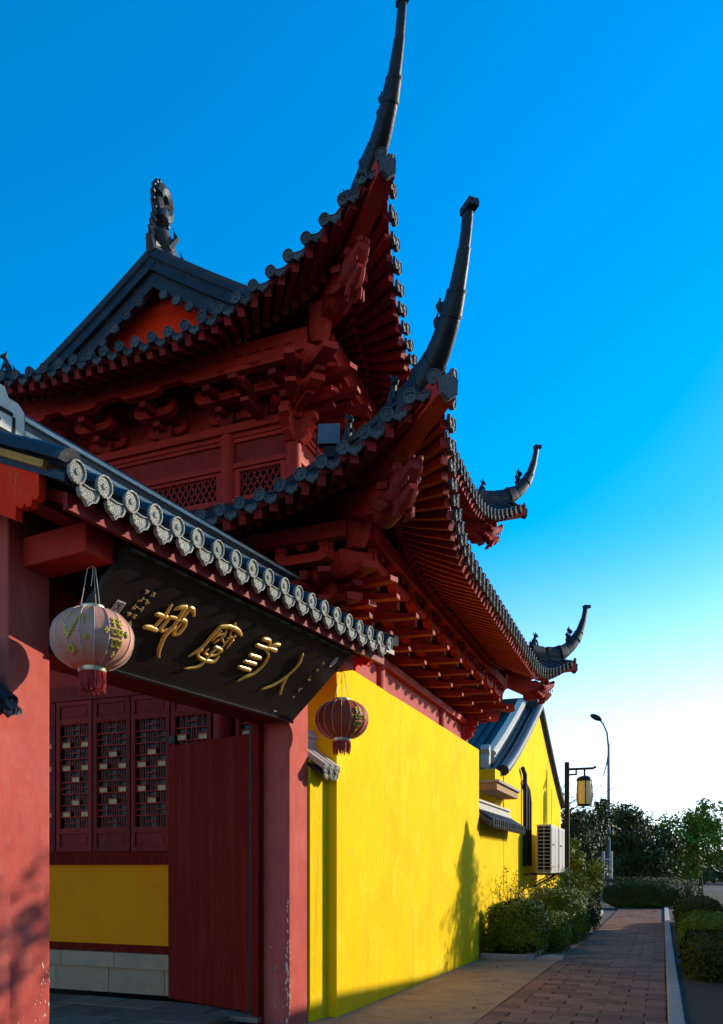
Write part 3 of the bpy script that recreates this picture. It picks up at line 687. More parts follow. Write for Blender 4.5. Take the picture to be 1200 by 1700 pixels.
# lower front: stone base, yellow dado, lattice windows
for k in range(7):
    y0 = 3.75 + k * .78
    if k < 7: part('base_stone', MB().box(LX0 - .10, LX0 + .2, y0 + .004, y0 + .776, .1, .40), 'stone', hall)
    part('plinth_stone', MB().box(LX0 - .13, LX0 + .2, y0 - .1 + .004, y0 + .676, .402, .575), 'stone', hall)
part('dado_rail', MB().box(LX0 - .06, LX0 + .2, 3.66, 8.9, .58, .665), 'door', hall)
part('dado', MB().box(LX0 - .02, LX0 + .2, 3.66, 8.9, .667, 1.62), 'yellow2', hall, label='ochre yellow dado below the lattice windows')
part('window_sill', MB().box(LX0 - .08, LX0 + .2, 3.66, 8.9, 1.622, 1.775), 'door', hall)
def lattice_window(y0, y1):
    x = LX0 - .02
    fm = MB()
    for a, b in ((y0, y0 + .055), (y1 - .055, y1)): fm.box(x - .03, x + .03, a, b, 1.78, 3.62)
    for a, b in ((1.78, 1.83), (2.0, 2.06), (3.34, 3.40), (3.565, 3.62)): fm.box(x - .028, x + .03, y0 + .056, y1 - .056, a, b)
    w = part('lattice_window', fm, 'red', hall)
    part('solid_panel', MB().box(x - .01, x + .02, y0 + .056, y1 - .056, 1.831, 1.999).box(x - .018, x - .01, y0 + .09, y1 - .09, 1.86, 1.97), 'red', w)
    part('solid_panel', MB().box(x - .01, x + .02, y0 + .056, y1 - .056, 3.401, 3.564).box(x - .018, x - .01, y0 + .09, y1 - .09, 3.43, 3.535), 'red', w)
    part('pane', MB().box(x + .034, x + .04, y0 + .03, y1 - .03, 2.03, 3.36), 'glass', w)
    lt = MB(); a, b = y0 + .056, y1 - .056; W = b - a; t = .012
    cols = [a + W * k / 6 for k in range(7)]; rows = [2.06 + 1.28 * k / 18 for k in range(19)]
    for r in range(18):
        for c in range(0, 6, 2):
            ph = (c // 2 + (r // 2) % 2) % 2
            if ph == 0 and r % 2 == 0:
                for yy in (cols[c], cols[c + 2], ): lt.box(x - .012, x + .012, yy - t / 2, yy + t / 2, rows[r], rows[min(r + 2, 18)])
                lt.box(x - .0115, x + .0115, cols[c + 1] - t / 2, cols[c + 1] + t / 2, rows[r], rows[min(r + 2, 18)])
                for zz in (rows[r], rows[min(r + 2, 18)]): lt.box(x - .011, x + .011, cols[c], cols[c + 2], zz - t / 2, zz + t / 2)
            elif ph == 1 and r % 2 == 0:
                for zz in (rows[r], rows[r + 1], rows[min(r + 2, 18)]): lt.box(x - .0105, x + .0105, cols[c], cols[c + 2], zz - t / 2, zz + t / 2)
    sh = MB()
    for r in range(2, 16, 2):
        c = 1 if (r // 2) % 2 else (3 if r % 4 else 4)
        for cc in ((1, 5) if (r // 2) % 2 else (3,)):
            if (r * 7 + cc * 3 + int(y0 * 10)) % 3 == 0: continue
            sh = MB(); sh.box(x + .005, x + .012, cols[cc] - W / 6 * .9, cols[cc] + W / 6 * .9, rows[r] + .008, rows[r + 1] - .008); part('pane_reflection', sh, 'reflection', w)  # ochre piece behind the lattice, imitates a reflection in the dark pane
    for yy in (cols[0], cols[6]): lt.box(x - .0125, x + .0125, yy - t / 2, yy + t / 2, 2.06, 3.34)
    part('lattice', lt, 'redbeam', w)
y = 3.62
for k, y in enumerate((8.0, 7.46, 6.91, 6.36, 5.81, 5.26, 4.42, 3.88)):
    lattice_window(y - .535, y - .005)
part('column', cyl(LX0 - .05, 4.57, .1, 4.0, .11), 'red', hall, smooth=True)
part('column', cyl(LX0 - .05, 8.05, .1, 4.0, .11), 'red', hall, smooth=True)
part('window_header', MB().box(LX0 - .07, LX0 + .2, 3.66, 8.9, 3.625, 3.8), 'red', hall)

# ------------------------------------------------------------------ yellow wall under the hall's eave
yw = MB()
# uneven plaster face, subdivided
nx, nz = 60, 28
def wy(x, z): return 3.18 + .010 * noise.noise(Vector((x * .9, z * .9, 3))) + .004 * noise.noise(Vector((x * 3, z * 3, 7)))
X0, X1, ZT = 8.357, 15.86, 3.785
vs = [(lerp(X0, X1, i / nx), wy(lerp(X0, X1, i / nx), lerp(-.3, ZT, j / nz)) if 0 < i < nx else 3.18, lerp(-.3, ZT, j / nz)) for i in range(nx + 1) for j in range(nz + 1)]
yw.add(vs, [(i * (nz + 1) + j, (i + 1) * (nz + 1) + j, (i + 1) * (nz + 1) + j + 1, i * (nz + 1) + j + 1) for i in range(nx) for j in range(nz)])
yw.add([(X0, 3.18, -.3), (X0, 3.62, -.3), (X0, 3.62, ZT), (X0, 3.18, ZT), (X1, 3.18, -.3), (X1, 3.62, -.3), (X1, 3.62, ZT), (X1, 3.18, ZT)], [(0, 3, 2, 1), (4, 5, 6, 7), (3, 7, 6, 2), (1, 2, 6, 5)])
o = struct('yellow_wall', yw, 'yellow', True); del o['kind']; tag(o, 'long tall sunlit yellow plaster wall right of the gate below the big eave', 'wall')

ch = MB(); rr = random.Random(17)
for k in range(34):
    x, zz = (8.36 + abs(rr.gauss(0, .5)) + .25, rr.uniform(.25, 2.0)) if k < 24 else (rr.uniform(9, 15), rr.uniform(.4, 3.2))
    r = rr.uniform(.002, .009); ch.add([(x + r * math.cos(a) * rr.uniform(.4, 1), 3.164, zz + r * 1.6 * math.sin(a) * rr.uniform(.4, 1)) for a in (0, 1.2, 2.4, 3.6, 4.9)], [(0, 1, 2, 3, 4)])
c_ = part('chipped_spot', ch, 'peel', o); c_['kind'] = 'stuff'

# ------------------------------------------------------------------ GATE (own frame)
GO = (7.607, 3.396, 0); GA = math.radians(-7.1)
def gw(g, q, z): return Vector((GO[0] + g * math.cos(GA) - q * math.sin(GA), GO[1] + g * math.sin(GA) + q * math.cos(GA), z))
gate = thing('temple_gate', 'red gatehouse with two square pillars, an open door and a tiled roof', 'gate', GO, GA)
I4 = Matrix.Identity(4)
bevel(part('pillar', MB().box(0, .376, 0, .39, -.2, 4.0), 'pillar', gate, I4), .012)
bevel(part('pillar', MB().box(-3.445, -3.097, 0, .39, -.2, 4.0), 'pillar', gate, I4), .012)
part('lintel', MB().box(-3.096, -.001, .02, .37, 3.03, 3.30), 'red', gate, I4)
part('header_wall', MB().box(-3.096, -.001, .10, .30, 3.302, 4.25), 'red', gate, I4)
bevel(part('stub_beam', MB().box(-3.335, -3.085, -.56, -.002, 3.53, 3.72), 'redbeam', gate, I4), .01)
bevel(part('stub_beam', MB().box(.05, .30, -.56, -.002, 3.53, 3.72), 'redbeam', gate, I4), .01)
part('eave_beam', MB().box(-3.70, .58, -.50, -.36, 3.722, 3.85), 'red', gate, I4)
# roof
EZ = 3.79; SL = .44
gd = disc_mesh(.064, 'relief', 'tile_end', 20, .010); gdr = drip_mesh(.165, .112, 'relief', 'drip_tile')
G0, G1 = -3.72, .62
rf = MB()
for sgn in (-1, 1):
    q0 = .2 + sgn * 1.03
    prf = [(q0, EZ - .02), (.2, EZ - .02 + SL * 1.03 + .04), (.2, EZ - .07 + SL * 1.03), (q0, EZ - .065)]
    rf.prism(prf if sgn < 0 else prf[::-1], lambda a, z: Vector((G0 - .05, a, z)), lambda a, z: Vector((G1 + .05, a, z)))
part('roof_deck', rf, 'tile', gate, I4)
sp = (G1 - G0 - .16) / 19
for i in range(20):
    g = G0 + .01 + i * sp
    for sgn in (-1, 1):
        q0 = .2 + sgn * 1.05
        for k in range(3):       # three lapped barrel tiles per row
            a, b = k / 3, (k + 1) / 3
            p0 = Vector((g, lerp(q0, .2, a), EZ + SL * 1.05 * a + .004 * (2 - k))); p1 = Vector((g, lerp(q0, .2, b), EZ + SL * 1.05 * b + .004 * (2 - k) - .006))
            part('barrel_tile', half_tube(MB(), [p0, p1],   .059 - .002 * k, 8), 'tile', gate, I4, smooth=True)
    jig = random.uniform(-.006, .006)
    link('tile_end', gd, gate, Matrix.Translation((g + jig, -.862, EZ + .002)) @ Matrix.Rotation(.12, 4, 'X') @ Matrix.Rotation(random.uniform(-.5, .5), 4, 'Y'))
    if i < 19:
        link('drip_tile', gdr, gate, Matrix.Translation((g + sp / 2, -.85, EZ - .028)) @ Matrix.Rotation(.10, 4, 'X'))
part('fascia_board', MB().box(G0 + .05, G1 - .02, -.750, -.715, EZ - .165, EZ - .07), 'red', gate, I4)
for i in range(38):
    g = G0 + .12 + i * (G1 - G0 - .2) / 37
    part('rafter', MB().bar((g, -.75, EZ - .10), (g, .1, EZ - .10 + SL * .85), .06, .06), 'red', gate, I4)
# left bargeboard with carved nose, verge tiles, right bargeboard
for gp, nm in ((G0 - .04, 1), (G1 - .02, 2)):
    z = lambda q: EZ - .04 + SL * (q + .85)
    top = [(-.80, z(-.80)), (.2, z(.2)), (1.2, z(-.8))]
    q = -.62; zt = z(q)
    poly = [(q, zt), (q, zt - .155), (q + .02, zt - .175), (q + .055, zt - .165), (q + .06, zt - .20), (q + .10, zt - .20), (q + .115, zt - .175), (q + .14, zt - .20), (q + .17, zt - .185), (q + .175, zt - .165), (q + .19, zt - .20), (q + .19, zt - .255)]
    b = MB(); poly2 = poly + [(.2, z(.2) - .33), (.2, z(.2))]
    b.prism(poly2, lambda a, zz: Vector((gp, a, zz)), lambda a, zz: Vector((gp + .05, a, zz)))
    b.prism([(.2, z(.2)), (.2, z(.2) - .33), (.83, z(-.43) - .25), (1.0, z(-.6))], lambda a, zz: Vector((gp, a, zz)), lambda a, zz: Vector((gp + .05, a, zz)))
    part('bargeboard', b, 'board', gate, I4, label='bright red carved bargeboard with peeling paint')
    b = MB(); s = -1 if nm == 1 else 1
    b.bar((gp + .02 + s * .02, -.70, z(-.70) + .022), (gp + .02 + s * .02, .2, z(.2) + .022), .09, .04)
    part('verge_batten', b, 'wood', gate, I4, label='bare weathered wooden batten under the verge tiles')
    for k in range(4):
        qa, qb = lerp(-.86, .2, k / 4), lerp(-.86, .2, (k + 1) / 4 + .01)
        part('verge_tile', half_tube(MB(), [(gp + s * .0, qa, z(qa) + .055 + .004 * (3 - k)), (gp + s * .0, qb, z(qb) + .055 - .004 * k + .012)], .085, 8), 'tile', gate, I4, smooth=True)
# ridge: stacked courses with an openwork end panel
for (z0, z1, w, m) in ((4.22, 4.30, .15, 'tile'), (4.302, 4.335, .19, 'tilepale'), (4.337, 4.47, .12, 'tilepale'), (4.472, 4.50, .17, 'tilepale'), (4.502, 4.565, .12, 'tile'), (4.567, 4.595, .16, 'tilepale')):
    part('ridge_course', MB().box(-3.2, .78, .2 - w / 2, .2 + w / 2, z0, z1), m, gate, I4)
k = -3.2
while k < .7:
    part('ridge_cap_tile', half_tube(MB(), [(k, .2, 4.592), (k + .248, .2, 4.592)], .06, 8), 'tile', gate, I4, smooth=True); k += .25
# ridge end ornament (stepped openwork block)
b = MB(); st = [(-3.2, 4.62), (-3.25, 4.66), (-3.33, 4.66), (-3.36, 4.72), (-3.46, 4.72), (-3.5, 4.79), (-3.75, 4.82), (-3.80, 4.7), (-3.80, 4.28), (-3.2, 4.28)]
b.prism(st, lambda a, z: Vector((a, .13, z)), lambda a, z: Vector((a, .27, z)))
part('ridge_end_block', b, 'tilepale', gate, I4)
b = MB()
for (g0, g1, z0, z1) in ((-3.72, -3.30, 4.55, 4.575), (-3.72, -3.45, 4.62, 4.64), (-3.62, -3.40, 4.48, 4.50), (-3.72, -3.28, 4.42, 4.44), (-3.30, -3.28, 4.44, 4.55), (-3.45, -3.43, 4.575, 4.64), (-3.72, -3.70, 4.44, 4.62), (-3.55, -3.53, 4.44, 4.5)):
    b.box(g0, g1, .122, .128, z0, z1)
part('fretwork', b, 'dark', gate, I4)
for z0, w in ((4.36, .17), (4.31, .2)): part('ridge_end_moulding', MB().box(-3.82, -3.19, .2 - w / 2, .2 + w / 2, z0, z0 + .03), 'tilepale', gate, I4)
# door leaf, hinge behind the right pillar (world coordinates -> gate frame)
dl = Matrix.Rotation(-GA, 4, 'Z') @ Matrix.Translation((-GO[0], -GO[1], 0))
ha, hb = Vector((7.69, 3.86, 0)), Vector((8.14, 5.10, 0)); dd = (hb - ha).normalized(); dn = Vector((-dd.y, dd.x, 0))
def dbox(a0, a1, n0, n1, z0, z1):
    b = MB(); vs = [dl @ (ha + dd * a + dn * n_ + Vector((0, 0, z))) for z in (z0, z1) for n_ in (n0, n1) for a in (a0, a1)]
    b.add(vs, [(0, 2, 3, 1), (4, 5, 7, 6), (0, 1, 5, 4), (2, 6, 7, 3), (0, 4, 6, 2), (1, 3, 7, 5)]); return b
LD = (hb - ha).length
dr = bevel(part('door', dbox(0, LD, -.03, .03, .12, 2.95), 'door', gate, I4, label='dark red solid door leaf swung open into the courtyard'), .006)
part('door_pivot', dbox(-.05, .0, -.03, .03, .11, 3.03), 'iron', dr, I4)
part('door_bolt', dbox(LD - .16, LD - .06, .031, .07, 2.96, 3.05), 'iron', dr, I4)
part('door_jamb', MB().box(-.10, -.002, .30, .385, .0, 3.03), 'door', gate, I4)
# peeled paint flakes on the pillar edges
fl = MB(); rr = random.Random(3)
def flake(cx, cy, cz, ax, s):
    n = 6; pts = []
    for k in range(n):
        t = 2 * math.pi * k / n; r = s * rr.uniform(.4, 1)
        a, z = r * math.cos(t) * .55, r * math.sin(t) * 1.5
        pts.append((cx + a, cy, cz + z) if ax == 'x' else (cx, cy + a, cz + z))
    fl.add(pts, [tuple(range(n))] if ax == 'x' else [tuple(range(n - 1, -1, -1))])
for k in range(34):
    z = rr.uniform(.05, .85) if k < 28 else rr.uniform(.8, 1.3)
    flake(-.0015, .012 + abs(rr.gauss(0, .012)), z, 'y', rr.uniform(.008, .028))
for k in range(22): flake(.004 + abs(rr.gauss(0, .008)), -.0015, rr.uniform(.05, .9), 'x', rr.uniform(.006, .016))
for k in range(46):
    flake(-3.097 - abs(rr.gauss(.0, .06)) - .006, -.0015, rr.uniform(.1, 1.0), 'x', rr.uniform(.003, .013))
for k in range(14): flake(-3.42 + rr.random() * .3, -.0015, rr.uniform(.1, .7), 'x', rr.uniform(.003, .010))
for k in range(10): flake(-.0015, rr.uniform(.05, .36), rr.uniform(.2, 1.0), 'y', rr.uniform(.004, .012))
for k in range(14): flake(-.0015, .385 - abs(rr.gauss(0, .006)), rr.uniform(.3, 1.0), 'y', rr.uniform(.006, .02))
part('peeled_patch', fl, 'peel', gate, I4)['kind'] = 'stuff'
fl = MB()
for k in range(26):
    q = -.62 + rr.random() * .25; z_ = EZ - .04 + SL * (q + .85) - rr.uniform(.04, .2) - .1 * (q + .62)
    flake(G0 - .0415, q, z_, 'y', rr.uniform(.003, .012))
part('peeled_patch', fl, 'wood', gate, I4)['kind'] = 'stuff'

# ------------------------------------------------------------------ plaque hung under the gate eave
PB = Vector((-3.09, -.03, 3.02)); PT = Vector((-3.09, -.70, 3.615)); pu = (PT - PB); PH = pu.length; pu.normalize()
pn = Vector((0, -pu.z, pu.y))      # outward normal (down and to the street)
if pn.y > 0: pn = -pn
plaque = thing('name_plaque', 'long black lacquered plaque with raised gold characters tilted under the gate eave', 'plaque', GO, GA)
def pp(a, b, n=0): return PB + Vector((a, 0, 0)) + pu * b + pn * n
def pbox(a0, a1, b0, b1, n0, n1):
    m = MB(); vs = [pp(a, b, n) for n in (n0, n1) for b in (b0, b1) for a in (a0, a1)]
    return m.add(vs, [(0, 2, 3, 1), (4, 5, 7, 6), (0, 1, 5, 4), (2, 6, 7, 3), (0, 4, 6, 2), (1, 3, 7, 5)])
part('board', pbox(0, 3.085, 0, PH, -.045, 0), 'black', plaque, I4)
part('top_moulding', pbox(0, 3.085, PH - .02, PH, .0005, .022), 'black', plaque, I4)
part('bottom_moulding', pbox(0, 3.085, 0.0, .02, .0005, .022), 'black', plaque, I4)
part('back_batten', pbox(0, 3.085, .3, .4, -.08, -.0455), 'red', plaque, I4)
CHARS = [[([(0.628,0.646),(0.637,0.564),(0.622,0.438)],[0.01,0.016,0.014]),([(0.559,0.538),(0.6,0.542),(0.667,0.547)],[0.018,0.021,0.016]),([(0.539,0.415),(0.594,0.425),(0.665,0.424)],[0.02,0.024,0.018]),([(0.682,0.623),(0.716,0.653),(0.765,0.674)],[0.012,0.02,0.017]),([(0.765,0.674),(0.769,0.608),(0.776,0.555),(0.782,0.493),(0.759,0.45)],[0.017,0.017,0.018,0.018,0.016]),([(0.815,0.679),(0.804,0.612),(0.803,0.567)],[0.018,0.016,0.016]),([(0.803,0.675),(0.845,0.673),(0.894,0.635)],[0.018,0.021,0.012]),([(0.687,0.554),(0.743,0.563),(0.806,0.564)],[0.016,0.019,0.016]),([(0.69,0.552),(0.69,0.495),(0.689,0.444),(0.72,0.434),(0.741,0.46)],[0.016,0.016,0.018,0.014,0.012]),([(0.806,0.564),(0.854,0.568),(0.88,0.532),(0.877,0.461),(0.836,0.441),(0.825,0.506),(0.841,0.552)],[0.017,0.019,0.018,0.018,0.014,0.012,0.012]),([(0.802,0.499),(0.774,0.434),(0.778,0.37),(0.82,0.275),(0.865,0.225)],[0.016,0.02,0.02,0.019,0.012])],[([(1.342,0.709),(1.363,0.668)],[0.01,0.016]),([(1.214,0.631),(1.286,0.659),(1.35,0.667),(1.438,0.657),(1.507,0.636)],[0.018,0.02,0.022,0.022,0.012]),([(1.219,0.632),(1.208,0.54),(1.2,0.428),(1.14,0.313)],[0.018,0.017,0.016,0.01]),([(1.26,0.608),(1.255,0.558),(1.251,0.502)],[0.01,0.013,0.008]),([(1.254,0.549),(1.283,0.575),(1.319,0.606)],[0.009,0.011,0.008]),([(1.306,0.64),(1.327,0.581),(1.332,0.539)],[0.01,0.012,0.008]),([(1.306,0.531),(1.285,0.49)],[0.01,0.008]),([(1.311,0.558),(1.379,0.527)],[0.009,0.008]),([(1.434,0.617),(1.453,0.549),(1.462,0.491)],[0.011,0.013,0.008]),([(1.363,0.64),(1.393,0.592),(1.407,0.553)],[0.01,0.011,0.008]),([(1.379,0.57),(1.421,0.596),(1.457,0.617)],[0.009,0.011,0.008]),([(1.4,0.55),(1.403,0.507),(1.403,0.481)],[0.009,0.01,0.007]),([(1.431,0.569),(1.467,0.571)],[0.008,0.008]),([(1.327,0.462),(1.391,0.46),(1.427,0.449),(1.406,0.425)],[0.015,0.018,0.016,0.012]),([(1.221,0.406),(1.206,0.362),(1.249,0.334),(1.334,0.326),(1.431,0.342),(1.442,0.399)],[0.012,0.015,0.016,0.018,0.019,0.01]),([(1.353,0.452),(1.339,0.406),(1.329,0.353)],[0.014,0.015,0.012]),([(1.275,0.429),(1.278,0.382),(1.365,0.384),(1.417,0.423)],[0.01,0.012,0.013,0.011]),([(1.337,0.391),(1.34,0.32),(1.306,0.253),(1.193,0.201)],[0.013,0.016,0.016,0.008])],[([(1.771,0.678),(1.854,0.685),(1.892,0.659),(1.919,0.6)],[0.018,0.021,0.016,0.014]),([(1.75,0.611),(1.846,0.612),(1.936,0.626),(2.028,0.628)],[0.019,0.021,0.02,0.022]),([(2.014,0.685),(1.95,0.671),(1.925,0.635),(1.92,0.606)],[0.02,0.019,0.013,0.012]),([(1.9,0.6),(1.962,0.58),(1.996,0.552),(2.021,0.472),(1.994,0.368),(1.926,0.311),(1.873,0.243)],[0.013,0.014,0.014,0.015,0.017,0.017,0.01]),([(1.767,0.505),(1.837,0.507),(1.922,0.512)],[0.018,0.022,0.018]),([(1.761,0.438),(1.837,0.442),(1.926,0.446)],[0.018,0.02,0.018]),([(1.75,0.373),(1.831,0.374),(1.918,0.377)],[0.018,0.022,0.018])],[([(2.395,0.695),(2.453,0.595),(2.437,0.465),(2.364,0.333),(2.255,0.245)],[0.014,0.016,0.014,0.018,0.012]),([(2.434,0.472),(2.454,0.391),(2.492,0.324),(2.549,0.252)],[0.012,0.017,0.017,0.012])]]
SMALL_L = [(0.357,0.659),(0.425,0.663),(0.358,0.59),(0.422,0.593),(0.354,0.522),(0.415,0.528),(0.348,0.46),(0.41,0.462),(0.349,0.397),(0.411,0.397)]
SMALL_R = [(2.785,0.677),(2.789,0.604),(2.788,0.494),(2.777,0.359),(2.785,0.256)]
SEAL = [(0.186,0.523),(0.267,0.529),(0.266,0.436),(0.178,0.435)]
SEAL2 = [(0.195,0.406),(0.267,0.415),(0.27,0.386),(0.216,0.379)]
OVAL = [(2.929,0.744),(2.928,0.803),(2.923,0.678)]
CHIP = [(2.656,0.035),(2.718,0.072),(2.819,0.015),(2.764,-0.02)]

def smooth(pts, rad, k=4):
    out = []; ro = []; n = len(pts)
    for i in range(n - 1):
        p0, p1, p2, p3 = pts[max(i - 1, 0)], pts[i], pts[i + 1], pts[min(i + 2, n - 1)]
        for j in range(k):
            t = j / k; out.append(tuple(.5 * (2 * p1[c] + (p2[c] - p0[c]) * t + (2 * p0[c] - 5 * p1[c] + 4 * p2[c] - p3[c]) * t * t + (3 * p1[c] - p0[c] - 3 * p2[c] + p3[c]) * t ** 3) for c in (0, 1)))
            ro.append(lerp(rad[i], rad[i + 1], t))
    return out + [pts[-1]], ro + [rad[-1]]
for strokes in CHARS:
    b = MB(); first = None
    for pts, rad in strokes:
        q, r = smooth(pts, rad); q = [pp(x, y, .012) for x, y in q]
        # rounded caps
        e0 = q[0] + (q[0] - q[1]).normalized() * r[0] * .8; e1 = q[-1] + (q[-1] - q[-2]).normalized() * r[-1] * .8
        b.tube([e0] + q + [e1], [r[0] * .3] + r + [r[-1] * .25], 8, up=pn, flat=.62)
    part('character', b, 'gold', plaque, I4, smooth=True)
def glyph(cx, cy, s, seed, n):
    r = random.Random(seed); b = MB()
    for k in range(n):
        x, y = r.uniform(-1, 1) * s * .7, r.uniform(-1, 1) * s * .7
        if k % 3 == 0: d = (s * .5, 0)
        elif k % 3 == 1: d = (0, s * .5)
        else: d = (s * .3, -s * .3)
        b.tube([pp(cx + x - d[0], cy + y - d[1], .002), pp(cx + x, cy + y, .004), pp(cx + x + d[0], cy + y + d[1], .002)], [.0028, .0042, .0024], 5)
    return b
for i, (x, y) in enumerate(SMALL_L): part('small_character', glyph(x, y, .022, i, 8), 'gilt', plaque, I4)
for i, (x, y) in enumerate(SMALL_R): part('small_character', glyph(x, y, .026, i + 20, 6), 'gilt', plaque, I4)
def seal(cx, cy, w, h, nm, oval=False):
    b = MB(); n = 20
    ring = [(math.cos(2 * math.pi * k / n), math.sin(2 * math.pi * k / n)) for k in range(n)] if oval else [(-1, -1), (1, -1), (1, 1), (-1, 1)]
    ring = [(cx + x * w, cy + y * h) for x, y in ring]
    b.prism(ring, lambda x, y: pp(x, y, .0005), lambda x, y: pp(x, y, .004)); s = part(nm, b, 'white', plaque, I4)
    b = MB(); r = random.Random(int(cx * 100))
    if not oval:
        for q in (-.72, .72): b.tube([pp(cx - w * .75, cy + q * h, .005), pp(cx + w * .75, cy + q * h, .005)], .003, 4); b.tube([pp(cx + q * w, cy - h * .75, .005), pp(cx + q * w, cy + h * .75, .005)], .003, 4)
    for k in range(5):
        y = cy + h * (-.4 + .2 * k); b.tube([pp(cx - w * r.uniform(.1, .5), y, .005), pp(cx + w * r.uniform(.1, .5), y, .005)], .003, 4)
    b.tube([pp(cx, cy - h * .5, .005), pp(cx, cy + h * .5, .005)], .003, 4)
    part('seal_carving', b, 'black', s, I4)
seal(.224, .482, .040, .046, 'seal'); seal(.235, .385, .038, .030, 'seal'); seal(2.927, .741, .028, .062, 'seal', True); seal(2.70, .045, .028, .024, 'seal')
# ------------------------------------------------------------------ lanterns
def lantern(pos, cord_top, label, fab, seed, prints):
    t = thing('paper_lantern', label, 'lantern', pos, 0, 'lanterns hanging at the gate')
    R, Hh = .262, .178
    pr = []
    for i in range(19):
        a = -math.pi / 2 + .42 + (math.pi - .84) * i / 18; pr.append((R * math.cos(a) ** .82, Hh * math.sin(a) / math.sin(math.pi / 2 - .42)))
    def rad(z):
        for (r0, z0), (r1, z1) in zip(pr[:-1], pr[1:]):
            if z0 <= z <= z1: return lerp(r0, r1, (z - z0) / (z1 - z0))
        return pr[0][0]
    N = 18
    part('shade', MB().lathe(pr, N * 6, wav=lambda a: 1 - .022 * abs(math.sin(a * N / 2))), fab, t, I4, smooth=True)
    rb = MB().tube([(r + .002, 0, z) for r, z in pr], .0026, 5).mesh('rib', 'rib')
    for k in range(N): link('rib', rb, t, Matrix.Rotation(2 * math.pi * k / N, 4, 'Z'))
    part('top_ring', MB().lathe([(.074, Hh - .005), (.078, Hh), (.078, Hh + .03), (.072, Hh + .034), (.02, Hh + .03)], 24), 'brass', t, I4, smooth=True)
    part('bottom_ring', MB().lathe([(.03, -Hh - .03), (.086, -Hh - .034), (.088, -Hh - .03), (.088, -Hh + .0), (.08, -Hh + .006)], 24), 'brass', t, I4, smooth=True)
    f = MB(); rr = random.Random(seed)
    for k in range(90):
        a = 2 * math.pi * k / 90; r = .08 + rr.uniform(-.006, .005); l = rr.uniform(.10, .135)
        f.tube([(r * math.cos(a), r * math.sin(a), -Hh - .03), ((r + .004) * math.cos(a + .02), (r + .004) * math.sin(a + .02), -Hh - .03 - l * .5), ((r + rr.uniform(-.01, .006)) * math.cos(a), (r) * math.sin(a), -Hh - .03 - l)], [.0042, .004, .0025], 4)
    part('fringe', f, 'fringe', t, I4)
    h = cord_top - pos[2]
    c = MB()
    for k in range(3):
        a = 2 * math.pi * k / 3 + .3; c.tube([(.072 * math.cos(a), .072 * math.sin(a), Hh + .03), (.03 * math.cos(a), .03 * math.sin(a), h - .03), (0, 0, h - .01)], .0028, 5)
    c.tube([(0, 0, h), (.004, 0, h - .06), (-.006, .004, h - .14)], .003, 5)
    part('hanging_cord', c, 'string', t, I4)
    part('hook', MB().tube([(0, 0, h + .03), (.012, 0, h + .012), (.004, 0, h - .008), (-.008, 0, h)], .004, 6), 'iron', t, I4)
    # gold printing that follows the shade; lon 0 faces the camera
    g = MB(); az = math.atan2(-pos[1], -pos[0])
    def S(lon, z):
        r = rad(z) + .0015; a = az + lon; return Vector((r * math.cos(a), r * math.sin(a), z))
    def stroke(pts, w):
        pts = [S(*p) for p in pts]; g.tube(pts, w, 5)
    for p in prints:
        g = MB(); p(lambda q, w: g.tube([S(*a) for a in q], w, 5), S, g); part('gold_print', g, 'foil', t, I4)
    return t
def p_happy(l0):
    def f(stroke, S, g):
        for dz in (0,):
            for sx in (-1, 1):
                c = l0 + sx * .085
                for z in (.075, .05, .012, -.02, -.05): stroke([(c - .065, z), (c + .065, z)], .0075)
                stroke([(c, .09), (c, .03)], .0075)
                for q in (-.055, .055): stroke([(c + q, .012), (c + q, -.02)], .007); stroke([(c + q, -.05), (c + q, -.09)], .007)
                stroke([(c - .06, -.09), (c + .06, -.09)], .0075)
        for q in (-.30, .30):
            for a in range(4):
                t = a * math.pi / 2; g.ball(S(l0 + q + .035 * math.cos(t), .0 + .012 * math.sin(t)), .010, 6, 4)
        for a in range(4): g.ball(S(l0 + .03 * math.cos(a * 1.57), -.13 + .01 * math.sin(a * 1.57)), .008, 6, 4)
    return f
def p_fish(l0):
    def f(stroke, S, g):
        rr = random.Random(5)
        for i in range(7):
            for j in range(5):
                u_, v_ = i / 6 * 2 - 1, j / 4 * 2 - 1
                if u_ * u_ + v_ * v_ > 1.05: continue
                lon = l0 + u_ * .14 + .05 * v_; z = .03 + u_ * .06 + v_ * .035
                g.ball(S(lon, z), .0085, 6, 4)
        for k in range(4): stroke([(l0 - .15, -.04), (l0 - .25 - .03 * k, -.05 + .035 * k)], .005)
        for k in range(4): stroke([(l0 + .14, .08), (l0 + .24, .10 - .025 * k)], .004)
        for k in range(9): t = k * .7; g.ball(S(l0 - .16 + .06 * math.cos(t), -.11 + .016 * math.sin(t)), .013, 6, 4)
        stroke([(l0 - .1, -.12), (l0 + .1, -.115), (l0 + .22, -.11)], .003)
        for k in range(5): t = k * 1.26; g.ball(S(l0 + .27 + .03 * math.cos(t), -.05 + .01 * math.sin(t)), .007, 5, 4)
        for k in range(5): t = k * 1.26; g.ball(S(l0 - .22 + .05 * math.cos(t), .10 + .012 * math.sin(t)), .006, 5, 4)
    return f
lp = gw(-3.145, -.43, 3.05)
lantern(tuple(lp), 3.53, 'faded pink lantern with gold fish print hanging from the left stub beam', 'fabric', 1, [p_happy(.62), p_fish(-.42)])
rp_ = gw(.235, -.46, 3.04)
lantern(tuple(rp_), 3.53, 'dark red lantern with gilt fringe hanging in front of the yellow wall', 'fabric2', 2, [p_happy(.68)])

